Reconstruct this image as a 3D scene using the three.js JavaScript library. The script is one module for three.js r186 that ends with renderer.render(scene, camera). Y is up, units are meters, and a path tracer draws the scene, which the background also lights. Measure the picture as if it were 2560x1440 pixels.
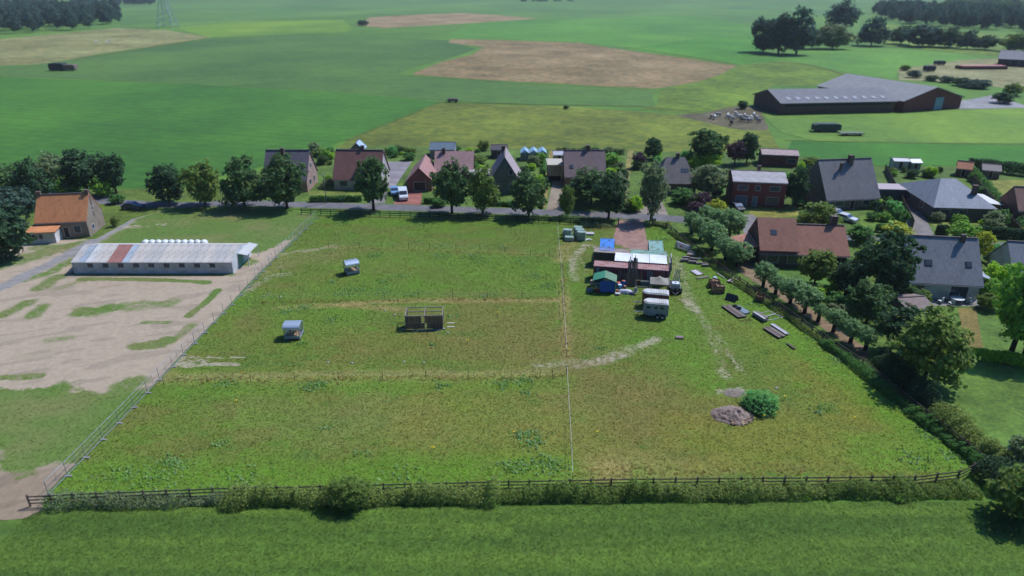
import * as THREE from 'three';
import { mergeGeometries } from 'three/addons/utils/BufferGeometryUtils.js';
import { Sky } from 'three/addons/objects/Sky.js';
import { MarchingCubes } from 'three/addons/objects/MarchingCubes.js';

// ---------- camera, sky, sun, exposure ----------
const scene = new THREE.Scene();
const CAM_H = 44, PITCH = 24 * Math.PI / 180, FOCAL = 1708;          // a drone 44 m up, looking 24 degrees down
const camera = new THREE.PerspectiveCamera(2 * Math.atan(720 / FOCAL) * 180 / Math.PI, 16 / 9, 1, 9000);
camera.position.set(0, CAM_H, 0);
camera.rotation.x = -PITCH;
camera.focus = 98;
camera.userData.fStop = 0.08;
const SUN = new THREE.Vector3(1.18, 2.0, -0.86).normalize();
const sky = new Sky();
sky.scale.setScalar(8000);
sky.material.uniforms.sunPosition.value.copy(SUN);
sky.material.uniforms.turbidity.value = 10;
sky.material.uniforms.rayleigh.value = 0.6;
sky.material.uniforms.mieCoefficient.value = 0.004;
sky.material.uniforms.cloudCoverage.value = 0;
sky.name = 'sky'; sky.userData.kind = 'structure';
scene.add(sky);
scene.environmentIntensity = 0.25;
const sun = new THREE.DirectionalLight(new THREE.Color(1, 0.93, 0.81), 3.8);
sun.position.copy(SUN).multiplyScalar(300).add(new THREE.Vector3(0, 0, -110));
sun.target.position.set(0, 0, -110); scene.add(sun.target);
sun.castShadow = true; sun.shadow.camera.left = -220; sun.shadow.camera.right = 220; sun.shadow.camera.top = 220; sun.shadow.camera.bottom = -220; sun.shadow.camera.far = 900;
sun.shadow.mapSize.set(4096, 4096);
scene.add(sun);
const renderer = new THREE.WebGLRenderer({ antialias: true });
renderer.toneMapping = THREE.LinearToneMapping;
renderer.toneMappingExposure = 1.0;
renderer.shadowMap.enabled = true;
scene.fog = new THREE.FogExp2(new THREE.Color(0.82, 0.88, 0.9), 0.0001);

// ---------- helpers ----------
let seedState = 1;
const srand = (s) => { seedState = s >>> 0; };
const rnd = () => { seedState = (seedState + 0x6D2B79F5) >>> 0; let t = seedState; t = Math.imul(t ^ (t >>> 15), t | 1); t ^= t + Math.imul(t ^ (t >>> 7), t | 61); return ((t ^ (t >>> 14)) >>> 0) / 4294967296; };
const rr = (a, b) => a + (b - a) * rnd();
const gauss = () => (rnd() + rnd() + rnd() + rnd() - 2) * 0.87;
const hash = (x, y, s) => { let h = Math.imul(x, 374761393) + Math.imul(y, 668265263) + Math.imul(s, 974634777); h = Math.imul(h ^ (h >>> 13), 1274126177); return ((h ^ (h >>> 16)) >>> 0) / 4294967296; };
const noise = (x, y, s = 0, per = 0) => {
  const ix = Math.floor(x), iy = Math.floor(y), fx = x - ix, fy = y - iy, u = fx * fx * (3 - 2 * fx), v = fy * fy * (3 - 2 * fy);
  const w = per ? (i) => ((i % per) + per) % per : (i) => i, x0 = w(ix), x1 = w(ix + 1), y0 = w(iy), y1 = w(iy + 1);
  const a = hash(x0, y0, s), b = hash(x1, y0, s), c = hash(x0, y1, s), d = hash(x1, y1, s);
  return a + (b - a) * u + (c - a) * v + (a - b - c + d) * u * v;
};
const fbm = (x, y, s, o = 4) => { let t = 0, a = 0.5, n = 0; for (let i = 0; i < o; i++) { t += a * noise(x, y, s + i); n += a; a *= 0.55; x = x * 2.03 + 11.3; y = y * 2.03 + 4.7; } return t / n; };
const lin = (c) => { c /= 255; return c <= 0.04045 ? c / 12.92 : Math.pow((c + 0.055) / 1.055, 2.4); };
const enc = (c) => 255 * (c <= 0.0031308 ? 12.92 * c : 1.055 * Math.pow(c, 1 / 2.4) - 0.055);
const RGB = (r, g, b, k = 1) => new THREE.Color().setRGB(lin(r) * k, lin(g) * k, lin(b) * k);
const clamp = (x, a = 0, b = 1) => Math.max(a, Math.min(b, x));
const smooth = (a, b, x) => { const t = clamp((x - a) / (b - a)); return t * t * (3 - 2 * t); };
const mat = (r, g, b, rough = 0.9, o = {}) => new THREE.MeshStandardMaterial({ color: RGB(r, g, b), roughness: rough, metalness: 0, ...o });

// surveyed spots: where the line of sight to a spot of the photograph (2560 x 1440) meets height h
const cp = Math.cos(PITCH), sp = Math.sin(PITCH);
function G(px, py, h = 0) {
  const u = (px - 1280) / FOCAL, v = (py - 720) / FOCAL, dy = -v * cp - sp, dz = v * sp - cp, t = (h - CAM_H) / dy;
  return new THREE.Vector3(u * t, h, dz * t);
}
const pxm = (py, h = 0) => (FOCAL * sp + (py - 720) * cp) / (CAM_H - h);     // pixels per metre across at that row
function heightAt(p, py) { const v = (py - 720) / FOCAL, D = -p.z; return CAM_H - D * (sp + v * cp) / (cp - v * sp); }

const taken = {};
const numbered = (n) => { taken[n] = (taken[n] ?? -1) + 1; return taken[n] ? n + '_' + String(taken[n]).padStart(3, '0') : n; };
function tag(o, label, category, group, kind) { if (label) o.userData.label = label; if (category) o.userData.category = category; if (group) o.userData.group = group; if (kind) o.userData.kind = kind; return o; }
function thing(name, label, category, p = new THREE.Vector3(), turn = 0, group) {
  const o = new THREE.Group(); o.name = numbered(name); o.position.copy(p); o.rotation.y = turn; scene.add(o); return tag(o, label, category, group);
}
function prep(g) { const n = g.index ? g.toNonIndexed() : g; for (const k of Object.keys(n.attributes)) if (!['position', 'normal', 'uv'].includes(k)) n.deleteAttribute(k); if (!n.attributes.normal) n.computeVertexNormals(); if (!n.attributes.uv) n.setAttribute('uv', new THREE.BufferAttribute(new Float32Array(n.attributes.position.count * 2), 2)); return n; }
const merge = (list) => list.length === 1 ? list[0] : mergeGeometries(list.map(prep));
function part(name, geo, m, parent, label) {
  const o = new THREE.Mesh(Array.isArray(geo) ? merge(geo) : geo, m); o.name = name; o.castShadow = o.receiveShadow = true; parent.add(o); if (label) o.userData.label = label; return o;
}
function solo(name, geo, m, label, category, group, p, turn = 0) { const o = part(numbered(name), geo, m, scene); if (p) o.position.copy(p); o.rotation.y = turn; return tag(o, label, category, group); }
const box = (w, h, d, x = 0, y = 0, z = 0, ry = 0, rx = 0, rz = 0) => { const g = new THREE.BoxGeometry(w, h, d); if (rx) g.rotateX(rx); if (rz) g.rotateZ(rz); if (ry) g.rotateY(ry); return g.translate(x, y, z); };
const cyl = (r0, r1, h, x = 0, y = 0, z = 0, n = 10, axis = 'y') => { const g = new THREE.CylinderGeometry(r1, r0, h, n); if (axis === 'x') g.rotateZ(Math.PI / 2); if (axis === 'z') g.rotateX(Math.PI / 2); return g.translate(x, y, z); };
function bar(a, b, w, h = w) {                                             // box from a to b
  const A = new THREE.Vector3(...(a.isVector3 ? a.toArray() : a)), B = new THREE.Vector3(...(b.isVector3 ? b.toArray() : b)), d = B.clone().sub(A), L = d.length();
  const g = new THREE.BoxGeometry(L, h, w), q = new THREE.Quaternion().setFromUnitVectors(new THREE.Vector3(1, 0, 0), d.normalize());
  if (Math.abs(d.y) < 0.999) { const yaw = Math.atan2(-d.z, d.x), pit = Math.asin(clamp(d.y, -1, 1)); q.setFromEuler(new THREE.Euler(0, yaw, pit, 'YXZ')); }
  return g.applyQuaternion(q).translate((A.x + B.x) / 2, (A.y + B.y) / 2, (A.z + B.z) / 2);
}
function rod(a, b, r0, r1 = r0, n = 6) {
  const A = new THREE.Vector3(...(a.isVector3 ? a.toArray() : a)), B = new THREE.Vector3(...(b.isVector3 ? b.toArray() : b)), d = B.clone().sub(A), L = d.length();
  return new THREE.CylinderGeometry(r1, r0, L, n).applyQuaternion(new THREE.Quaternion().setFromUnitVectors(new THREE.Vector3(0, 1, 0), d.normalize())).translate((A.x + B.x) / 2, (A.y + B.y) / 2, (A.z + B.z) / 2);
}
function extrude(pts, depth, bevel = 0) {                                 // outline in x,y, pulled along z and centred on it
  const s = new THREE.Shape(pts.map(([x, y]) => new THREE.Vector2(x, y)));
  return new THREE.ExtrudeGeometry(s, { depth: depth - 2 * bevel, bevelEnabled: bevel > 0, bevelThickness: bevel, bevelSize: bevel, bevelOffset: -bevel, bevelSegments: 2, curveSegments: 8 }).translate(0, 0, -depth / 2 + bevel);
}
function sheetGeo(pts, y = 0, step = 0) {                                  // flat outline on the ground; pts are Vector3; uv in metres
  const c = pts.map((p) => new THREE.Vector2(p.x, p.z)); if (THREE.ShapeUtils.isClockWise(c)) c.reverse();
  const tri = THREE.ShapeUtils.triangulateShape(c, []), g = new THREE.BufferGeometry(), P = [], U = [], I = [];
  for (const p of c) { P.push(p.x, y, p.y); U.push(p.x, p.y); }
  for (const t of tri) I.push(t[0], t[2], t[1]);
  g.setAttribute('position', new THREE.Float32BufferAttribute(P, 3)); g.setAttribute('uv', new THREE.Float32BufferAttribute(U, 2)); g.setIndex(I); g.computeVertexNormals(); return g;
}
const gpts = (list, h = 0) => list.map(([x, y]) => G(x, y, h));
function rough(pts, amp, step, seed) {                                     // an outline with uneven edges
  srand(seed); const out = [];
  for (let i = 0; i < pts.length; i++) { const a = pts[i], b = pts[(i + 1) % pts.length], L = a.distanceTo(b), n = Math.max(1, Math.round(L / step)); const nx = -(b.z - a.z) / L, nz = (b.x - a.x) / L; for (let k = 0; k < n; k++) { const o = k ? gauss() * amp : 0; out.push(a.clone().lerp(b, k / n).add(new THREE.Vector3(nx * o, 0, nz * o))); } }
  return out;
}
function ribbon(pts, w) {                                                  // outline of a band of width w along pts
  const L = [], R = [];
  pts.forEach((p, i) => { const a = pts[Math.max(0, i - 1)], b = pts[Math.min(pts.length - 1, i + 1)], d = b.clone().sub(a).setY(0).normalize(); L.push(new THREE.Vector3(p.x + d.z * w / 2, 0, p.z - d.x * w / 2)); R.push(new THREE.Vector3(p.x - d.z * w / 2, 0, p.z + d.x * w / 2)); });
  return [...L, ...R.reverse()];
}
function curve(pts, n = 24) { return new THREE.CatmullRomCurve3(pts.map((p) => p.clone())).getPoints(n); }
function ground(name, outline, m, y) { const o = part(numbered(name), sheetGeo(outline, y < 0 ? y * 0.3 : y), m, scene); o.userData.kind = 'structure'; return o; }

// ---------- textures: grain and colour of surfaces ----------
function dataTex(w, h, fn, srgb = true) {
  const d = new Uint8Array(w * h * 4); let k = 0;
  for (let j = 0; j < h; j++) for (let i = 0; i < w; i++) { const c = fn(i, j); d[k++] = clamp(c[0], 0, 255); d[k++] = clamp(c[1], 0, 255); d[k++] = clamp(c[2], 0, 255); d[k++] = 255; }
  const t = new THREE.DataTexture(d, w, h); t.magFilter = t.minFilter = THREE.LinearFilter; t.wrapS = t.wrapT = THREE.RepeatWrapping; if (srgb) t.colorSpace = THREE.SRGBColorSpace; t.needsUpdate = true; return t;
}
const tiled = (t, metres, turn = 0) => { const c = t.clone(); c.repeat.set(1 / metres, 1 / metres); c.rotation = turn; c.needsUpdate = true; return c; };
const pfbm = (i, j, n, cells, s, o) => { let t = 0, a = 0.5, sum = 0; for (let k = 0; k < o; k++) { t += a * noise(i / n * cells, j / n * cells, s + k, cells); sum += a; a *= 0.62; cells *= 2; } return t / sum; };
// crop and pasture: mottled, with faint drill lines
const texField = dataTex(1024, 1024, (i, j) => { const a = pfbm(i, j, 1024, 4, 3, 5), b = pfbm(i, j, 1024, 90, 9, 3), r = 0.5 + 0.5 * Math.sin(j / 1024 * Math.PI * 2 * 46 + a * 3), tram = (j % 128) < 2 || ((j + 7) % 128) < 2 ? 20 : 0, v = 214 + (a - 0.5) * 90 + (b - 0.5) * 46 + (r - 0.5) * 12 - tram; return [v + (a - 0.5) * 44 + tram * 0.7, v, v - (a - 0.5) * 20]; });
// mown sward: soft streaks along the mowing line
const texMown = dataTex(1024, 1024, (i, j) => { const a = pfbm(i * 0.25, j, 256 * 4, 8, 103, 5), st = pfbm(i * 0.0625, j, 1024, 32, 107, 3), b = pfbm(i, j, 1024, 110, 109, 3), v = 206 + (a - 0.5) * 60 + (st - 0.5) * 70 + (b - 0.5) * 60; return [v + (st - 0.5) * 30, v, v - 6]; });
const texPasture = dataTex(1024, 1024, (i, j) => { const a = pfbm(i, j, 1024, 6, 23, 5), b = pfbm(i, j, 1024, 70, 29, 4), v = 205 + (a - 0.5) * 110 + (b - 0.5) * 90; return [v + (b - 0.5) * 50, v, v - 25 + (a - 0.5) * 30]; });
const texGrit = dataTex(512, 512, (i, j) => { const a = pfbm(i, j, 512, 6, 41, 5), b = pfbm(i, j, 512, 110, 47, 2), v = 208 + (a - 0.5) * 70 + (b - 0.5) * 70; return [v, v - 2, v - 5]; });
const texRoof = dataTex(256, 256, (i, j) => { const row = (j % 16) / 16, a = pfbm(i, j, 256, 5, 61, 4), c = hash(Math.floor(i / 12 + (Math.floor(j / 16) % 2) * 0.5), Math.floor(j / 16), 5), v = 214 + (a - 0.5) * 40 + (c - 0.5) * 18 - (row < 0.14 ? 18 : 0); return [v, v - 3, v - 5]; });
const texWood = dataTex(256, 256, (i, j) => { const a = pfbm(i * 8, j * 0.5, 256, 8, 71, 3), b = pfbm(i, j, 256, 3, 77, 3), v = 200 + (a - 0.5) * 90 + (b - 0.5) * 40; return [v, v - 4, v - 8]; });
const texRust = dataTex(512, 512, (i, j) => { const a = pfbm(i, j, 512, 6, 81, 5), b = pfbm(i, j, 512, 40, 87, 3), r = smooth(0.56, 0.68, a * 0.75 + b * 0.25); return [225 - r * 40 + b * 25, 225 - r * 105 + b * 25, 228 - r * 130 + b * 22]; });
const texDirt = dataTex(512, 512, (i, j) => { const a = pfbm(i, j, 512, 5, 91, 5), b = pfbm(i, j, 512, 60, 97, 3), v = 222 + (a - 0.5) * 60 + (b - 0.5) * 26; return [v, v - 2, v - 6 + (a - 0.5) * 18]; });
// ---------- the land ----------
const fieldMat = (r, g, b, turn = 0, metres = 260, tex = texField) => { const c = RGB(r, g, b, 1.25); if (g > r) { c.r *= 1.0; c.g *= 1.05; c.b *= 0.28; } else { c.r *= 1.0; c.b *= 0.8; } return new THREE.MeshStandardMaterial({ color: c, map: tiled(tex, metres, turn), roughness: 1 }); };
{
  const far = 3600, g = new THREE.PlaneGeometry(5600, far, 1, 1).rotateX(-Math.PI / 2).translate(0, -0.095, -far / 2 + 260), uv = g.attributes.uv, ps = g.attributes.position;
  for (let i = 0; i < uv.count; i++) uv.setXY(i, ps.getX(i), ps.getZ(i));
  const o = part('ground', g, fieldMat(88, 124, 72, 0.1, 420), scene); o.userData.kind = 'structure';
}
const field = (name, list, m, y, amp = 0.8, step = 12) => ground(name, rough(gpts(list), amp, step, list.length * 97 + list[0][0]), m, y);
// far fields, back to front
field('field', [[300, 12], [1000, 4], [1800, 8], [2200, 22], [1900, 60], [1300, 40], [940, 34], [620, 52], [470, 64], [296, 66]], fieldMat(92, 128, 96, 0.3, 500), -0.26, 4, 80);
field('field', [[1180, 60], [1340, 48], [1750, 40], [1900, 70], [1880, 105], [1900, 135], [1800, 145], [1560, 118], [1440, 104], [1100, 92]], fieldMat(86, 134, 74, 0.2, 380), -0.24, 3, 60);
field('field', [[440, 68], [620, 52], [860, 50], [880, 72], [860, 80], [560, 92], [520, 92]], fieldMat(112, 142, 70, 0.5, 300), -0.22, 3, 50);
field('ploughed_strip', [[890, 62], [925, 43], [1030, 37], [1160, 32], [1270, 40], [1345, 46], [1230, 54], [1120, 61], [960, 70]], fieldMat(164, 138, 118, 0.1, 200, texPasture), -0.2, 2, 40);
field('stubble_field', [[-420, 175], [-420, 118], [0, 98], [100, 88], [290, 70], [420, 76], [530, 94], [380, 116], [260, 132], [100, 160], [0, 164]], fieldMat(150, 146, 108, 0.4, 220, texPasture), -0.2, 2, 40);
field('field', [[-420, 178], [0, 166], [100, 162], [260, 134], [380, 118], [530, 96], [700, 88], [1120, 100], [1190, 122], [1100, 152], [985, 186], [1100, 193], [1310, 207], [1640, 224], [1640, 268], [1420, 262], [1100, 252], [820, 228], [560, 214], [0, 190], [-420, 200]], fieldMat(80, 112, 82, 0.35, 300), -0.18, 1.5, 30);
field('field', [[-420, 202], [0, 192], [560, 215], [820, 229], [1098, 254], [1000, 296], [862, 352], [760, 384], [640, 420], [400, 470], [-420, 480]], fieldMat(66, 114, 52, 0.32, 240), -0.16, 1, 20);
field('ploughed_field', [[1030, 186], [1090, 160], [1180, 136], [1210, 118], [1120, 106], [1130, 98], [1240, 100], [1450, 107], [1540, 122], [1660, 138], [1845, 164], [1790, 190], [1700, 212], [1640, 221], [1480, 214], [1300, 204], [1100, 191]], fieldMat(152, 128, 104, 0.12, 170, texPasture), -0.15, 1.6, 18);
field('field', [[1640, 112], [1760, 92], [1890, 96], [1905, 132], [1960, 150], [1850, 160], [1700, 140], [1560, 122]], fieldMat(78, 132, 50, 0.2, 300), -0.15, 2, 30);
field('pasture', [[1648, 224], [1706, 212], [1795, 190], [1850, 164], [1960, 152], [2160, 190], [2140, 214], [1930, 214], [1905, 262], [1720, 284], [1600, 272], [1640, 266]], fieldMat(110, 132, 68, 0.2, 200, texPasture), -0.13, 1, 20);
field('pasture', [[1870, 140], [2080, 120], [2260, 122], [2400, 136], [2520, 160], [2250, 168], [2240, 196], [2170, 190], [1965, 150]], fieldMat(94, 138, 78, 0.2, 200), -0.12, 1.5, 25);
field('pasture', [[2120, 100], [2200, 60], [2560, 92], [2700, 100], [2700, 150], [2480, 140], [2260, 118]], fieldMat(120, 142, 84, 0.2, 240, texPasture), -0.12, 1.5, 30);
field('pasture', [[864, 354], [1000, 298], [1102, 257], [1420, 266], [1700, 286], [1915, 306], [1950, 372], [1760, 382], [1500, 378], [1200, 372], [960, 366], [840, 372]], fieldMat(116, 124, 76, 0.1, 150, texPasture), -0.11, 0.6, 12);
field('farm_yard', [[2246, 172], [2400, 150], [2700, 138], [2700, 214], [2560, 226], [2400, 206], [2250, 200]], fieldMat(154, 148, 120, 0.1, 90, texPasture), -0.1, 1.2, 14);
field('pasture', [[1905, 284], [2400, 274], [2700, 266], [2700, 362], [2040, 352], [1950, 330]], fieldMat(108, 138, 82, 0.1, 160), -0.1, 0.6, 14);
field('mud_patch', [[1690, 288], [1770, 280], [1850, 262], [1905, 268], [1916, 326], [1850, 324], [1790, 312], [1740, 300]], fieldMat(108, 98, 88, 0.1, 40, texPasture), -0.08, 1, 6);
field('concrete_yard', [[2392, 272], [2400, 252], [2480, 238], [2560, 262], [2700, 256], [2700, 268]], mat(176, 172, 172, 0.95, { map: tiled(texGrit, 30) }), -0.07, 0.4, 10);
field('field', [[1980, 352], [2040, 354], [2700, 364], [2700, 428], [2420, 414], [2180, 414], [2060, 400], [1960, 384]], fieldMat(62, 116, 40, 0.05, 140), -0.07, 0.5, 10);
// village plots and the strip of lawn beside the road
const LAWN = (r, g, b, m = 40) => new THREE.MeshStandardMaterial({ color: RGB(r, g, b * 0.85, 1.3), map: tiled(texPasture, m), roughness: 1 });
ground('garden_ground', gpts([[770, 384], [840, 370], [960, 364], [1200, 370], [1500, 376], [1760, 380], [1960, 384], [2060, 402], [2180, 416], [2420, 418], [2900, 430], [2900, 1240], [2560, 1240], [2478, 1146], [2158, 905], [1890, 728], [1680, 570], [1560, 552], [1240, 540], [1050, 534], [780, 526], [640, 516], [620, 440]]), LAWN(92, 118, 52), -0.04);
ground('verge', gpts([[-200, 470], [400, 472], [640, 440], [640, 520], [780, 532], [690, 640], [560, 640], [300, 640], [-200, 700]]), LAWN(98, 118, 48), -0.04);
const plot = (name, list, r, g, b, y = -0.02, tex = texPasture, m = 20) => ground(name, gpts(list), new THREE.MeshStandardMaterial({ color: RGB(r, g, b, 1.25), map: tiled(tex, m), roughness: 1 }), y);
plot('lawn', [[770, 478], [905, 478], [905, 496], [775, 498]], 116, 128, 56);
plot('paved_yard', [[958, 404], [1030, 404], [1005, 440], [985, 470], [960, 470], [950, 430]], 150, 142, 146, -0.02, texGrit, 12);
plot('brick_driveway', [[1000, 478], [1056, 474], [1052, 512], [984, 510]], 166, 104, 92, -0.02, texGrit, 9);
plot('drive', [[918, 508], [962, 508], [968, 480], [930, 478]], 140, 134, 132, -0.02, texGrit, 9);
plot('drive', [[1366, 524], [1402, 524], [1412, 450], [1384, 446], [1376, 480]], 158, 142, 122, -0.02, texGrit, 9);
plot('grass_path', [[1352, 520], [1364, 520], [1386, 376], [1374, 376]], 156, 140, 84, -0.015);
plot('grass_path', [[1550, 500], [1566, 500], [1584, 376], [1570, 376]], 150, 138, 84, -0.015);
plot('drive', [[1590, 536], [1672, 540], [1652, 498], [1606, 496]], 150, 136, 124, -0.02, texGrit, 9);
plot('lawn', [[1870, 522], [1990, 514], [2000, 540], [1880, 548]], 140, 138, 62);
plot('lawn', [[2150, 540], [2230, 520], [2260, 556], [2200, 572], [2150, 572]], 110, 140, 50);
plot('lawn', [[1880, 668], [2100, 676], [2080, 720], [1960, 740]], 92, 128, 50);
plot('lawn', [[2480, 450], [2700, 450], [2700, 580], [2560, 590], [2500, 520]], 140, 140, 66);
plot('drive', [[2236, 470], [2270, 460], [2340, 596], [2278, 600], [2266, 560]], 138, 130, 126, -0.02, texGrit, 9);
plot('lawn', [[2230, 780], [2560, 760], [2700, 800], [2700, 1240], [2560, 1240], [2400, 1060], [2300, 940]], 98, 128, 50);
plot('worn_path', [[2395, 770], [2440, 770], [2460, 880], [2430, 920], [2410, 860]], 132, 116, 66, -0.015);
plot('terrace', [[2310, 738], [2440, 744], [2452, 766], [2330, 764]], 150, 146, 142, -0.015, texGrit, 6);
plot('lawn', [[2320, 552], [2470, 556], [2500, 586], [2360, 584]], 124, 132, 62);
const roadPts = curve([[-260, 520], [120, 486], [300, 506], [420, 512], [620, 508], [800, 513], [1050, 520.5], [1240, 527], [1400, 532.5], [1560, 539.5], [1710, 549], [1860, 566], [2060, 588], [2300, 602], [2560, 618], [2900, 640]].map(([x, y]) => G(x, y)), 80);
const asphalt = mat(132, 128, 132, 0.95, { map: tiled(texGrit, 14) });
ground('road', ribbon(roadPts, 4.1), asphalt, -0.01);
plot('drive', [[1826, 540], [1880, 536], [1960, 578], [1900, 612], [1866, 596], [1852, 566]], 142, 136, 134, -0.006, texGrit, 9);
plot('drive', [[2236, 590], [2300, 590], [2300, 606], [2240, 610]], 142, 136, 134, -0.006, texGrit, 9);

// ---------- the horse paddock and the sand yard beside it: one painted cover each ----------
const MX0 = -54, MX1 = 58, MZ0 = -144, MZ1 = -46;
const S = (list, w, kind, k = 1, soft = 0.5) => ({ p: list.map(([x, y]) => { const g = G(x, y); return [g.x, g.z]; }), w, kind, k, soft });
const strokes = [
  // bare sand and stones
  S([[1345, 912], [1420, 908], [1480, 906], [1530, 890], [1580, 872], [1640, 848]], 1.2, 'sand', 0.72, 0.8), S([[1440, 916], [1500, 905], [1560, 888]], 1.0, 'sand', 0.85, 0.6), S([[1640, 848], [1700, 826], [1740, 790]], 1.2, 'sand', 0.35),
  S([[1690, 640], [1705, 680], [1722, 730], [1745, 780], [1770, 830], [1800, 900], [1818, 940]], 0.8, 'sand', 0.56), S([[1672, 640], [1690, 690], [1712, 740], [1735, 775], [1760, 800], [1800, 850], [1850, 925]], 0.8, 'sand', 0.54),
  S([[1715, 752], [1740, 778]], 1.0, 'sand', 0.95), S([[1692, 632], [1700, 660], [1712, 690]], 1.8, 'sand', 0.55), S([[1800, 925], [1816, 940]], 0.8, 'sand', 0.8), S([[1850, 900], [1862, 935]], 0.5, 'sand', 0.5),
  S([[1470, 612], [1450, 626], [1432, 650], [1430, 680], [1438, 700]], 1.1, 'sand', 0.72), S([[1450, 640], [1462, 680], [1470, 728]], 0.8, 'sand', 0.5), S([[1470, 612], [1500, 622]], 1.3, 'sand', 0.6), S([[1465, 640], [1475, 700], [1460, 735]], 0.8, 'sand', 0.32),
  S([[510, 911], [550, 910], [596, 912]], 0.42, 'sand', 1.1, 0.3), S([[520, 893], [556, 895]], 0.35, 'sand', 0.95, 0.3), S([[576, 893], [612, 894]], 0.35, 'sand', 0.95, 0.3), S([[440, 905], [480, 912], [500, 905]], 1.2, 'sand', 0.9), S([[450, 893], [492, 893]], 0.5, 'sand', 0.7),
  S([[600, 740], [640, 712], [680, 690], [720, 684]], 1.1, 'sand', 0.62), S([[690, 640], [740, 628], [790, 622], [840, 618]], 0.9, 'sand', 0.62), S([[760, 630], [800, 622], [830, 614]], 0.6, 'sand', 0.75), S([[660, 680], [700, 668], [730, 660]], 1.6, 'dry', 0.6),
  S([[1000, 905], [1400, 905]], 0.4, 'lush', 0.5), S([[500, 908], [900, 905], [1330, 908]], 0.8, 'sand', 0.2), S([[560, 770], [500, 830], [440, 890], [400, 940]], 1.0, 'sand', 0.35),
  // straw-dry strips under the wires and worn turf
  S([[415, 945], [620, 945], [900, 942], [1180, 940], [1400, 935]], 1.2, 'straw', 0.48, 0.9), S([[700, 770], [900, 758], [1000, 752], [1200, 752], [1395, 750]], 0.8, 'straw', 0.6), S([[860, 764], [1000, 772]], 1.0, 'straw', 0.5),
  S([[1408, 700], [1412, 800], [1416, 890]], 1.0, 'straw', 0.6), S([[1440, 590], [1415, 620], [1402, 650]], 1.4, 'straw', 0.45), S([[820, 617], [1000, 624], [1200, 628], [1400, 642]], 0.8, 'dry', 0.5), S([[640, 660], [720, 640], [800, 640]], 3, 'dry', 0.5),
  S([[1450, 960], [1560, 985], [1680, 1010], [1600, 1040]], 6, 'brown', 0.75), S([[1200, 800], [1330, 830], [1390, 850]], 8, 'brown', 0.55), S([[820, 850], [1000, 860], [1300, 880]], 4.5, 'brown', 0.5), S([[640, 800], [560, 800]], 2.5, 'brown', 0.4), S([[1480, 1150], [1640, 1160], [1800, 1165]], 2.2, 'straw', 0.3), S([[1440, 1180], [1540, 1170]], 1.6, 'straw', 0.5), S([[1450, 1060], [1900, 1120], [2200, 1130]], 5, 'brown', 0.3),
  S([[1490, 760], [1460, 830]], 2, 'brown', 0.35), S([[900, 1030], [1200, 1060], [1400, 1040]], 5, 'dry', 0.3), S([[620, 1020], [800, 1080]], 4, 'dry', 0.22), S([[1930, 830], [2030, 900], [2150, 1000]], 5, 'olive', 0.6), S([[1780, 1100], [2000, 1080], [2250, 1120]], 6, 'olive', 0.6), S([[1120, 1040], [1390, 1090]], 7, 'olive', 0.4),
  // lush green
  S([[160, 1210], [400, 1190], [700, 1185], [1000, 1180], [1400, 1180]], 2.2, 'lush', 0.8, 1), S([[2000, 860], [2150, 960], [2260, 1050], [2400, 1140]], 2.2, 'lush', 0.9, 1), S([[2180, 1130], [2350, 1150], [2440, 1150]], 2.6, 'lush', 0.8, 1), S([[1690, 620], [1780, 690], [1880, 760], [2000, 840]], 2.6, 'lush', 0.8, 1), S([[800, 552], [1000, 556], [1380, 560]], 1.8, 'lush', 0.7, 1),
  S([[960, 640], [1120, 648], [1300, 660], [1390, 700]], 4, 'lush', 0.5, 1), S([[800, 720], [900, 715], [1040, 725]], 3, 'lush', 0.5, 1), S([[720, 780], [800, 800], [740, 850]], 3, 'lush', 0.5, 1), S([[600, 745], [700, 740]], 2, 'lush', 0.4), S([[1640, 580], [1660, 600]], 3, 'lush', 0.8, 1), S([[1450, 800], [1560, 850]], 3, 'lush', 0.35), S([[1700, 800], [1730, 900], [1760, 960]], 2.4, 'lush', 0.6, 1), S([[430, 965], [700, 962], [1100, 958], [1400, 955]], 1.6, 'lush', 0.5, 1), S([[1240, 700], [1390, 725]], 3, 'lush', 0.4), S([[1490, 730], [1560, 745]], 1.2, 'lush', 0.5), S([[480, 850], [560, 800], [600, 760]], 2.2, 'lush', 0.5), S([[1780, 700], [1830, 780], [1920, 850]], 4, 'lush', 0.45, 1),
  S([[1800, 978], [1850, 972]], 1.0, 'sand', 0.7),
];
for (const s of strokes) { const m = s.w * 2 + 2; s.b = [Math.min(...s.p.map((q) => q[0])) - m, Math.max(...s.p.map((q) => q[0])) + m, Math.min(...s.p.map((q) => q[1])) - m, Math.max(...s.p.map((q) => q[1])) + m]; }
const tone = { lush: [94, 130, 28], dry: [134, 128, 72], straw: [170, 146, 92], brown: [122, 110, 54], olive: [124, 122, 40], sand: [160, 146, 124] };
for (const k in tone) tone[k] = tone[k].map(lin);
const baseGreen = [100, 120, 38].map(lin), deepGreen = [80, 108, 34].map(lin), yellowGreen = [120, 122, 50].map(lin), bluishGreen = [84, 116, 62].map(lin);
function near(x, z, p) { let best = 1e9; for (let i = 0; i < p.length; i++) { const a = p[i], b = p[Math.min(i + 1, p.length - 1)], dx = b[0] - a[0], dz = b[1] - a[1], L = dx * dx + dz * dz, t = L ? clamp(((x - a[0]) * dx + (z - a[1]) * dz) / L) : 0, ex = x - a[0] - dx * t, ez = z - a[1] - dz * t, d = ex * ex + ez * ez; if (d < best) best = d; } return Math.sqrt(best); }
const out3 = [0, 0, 0];
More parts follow.
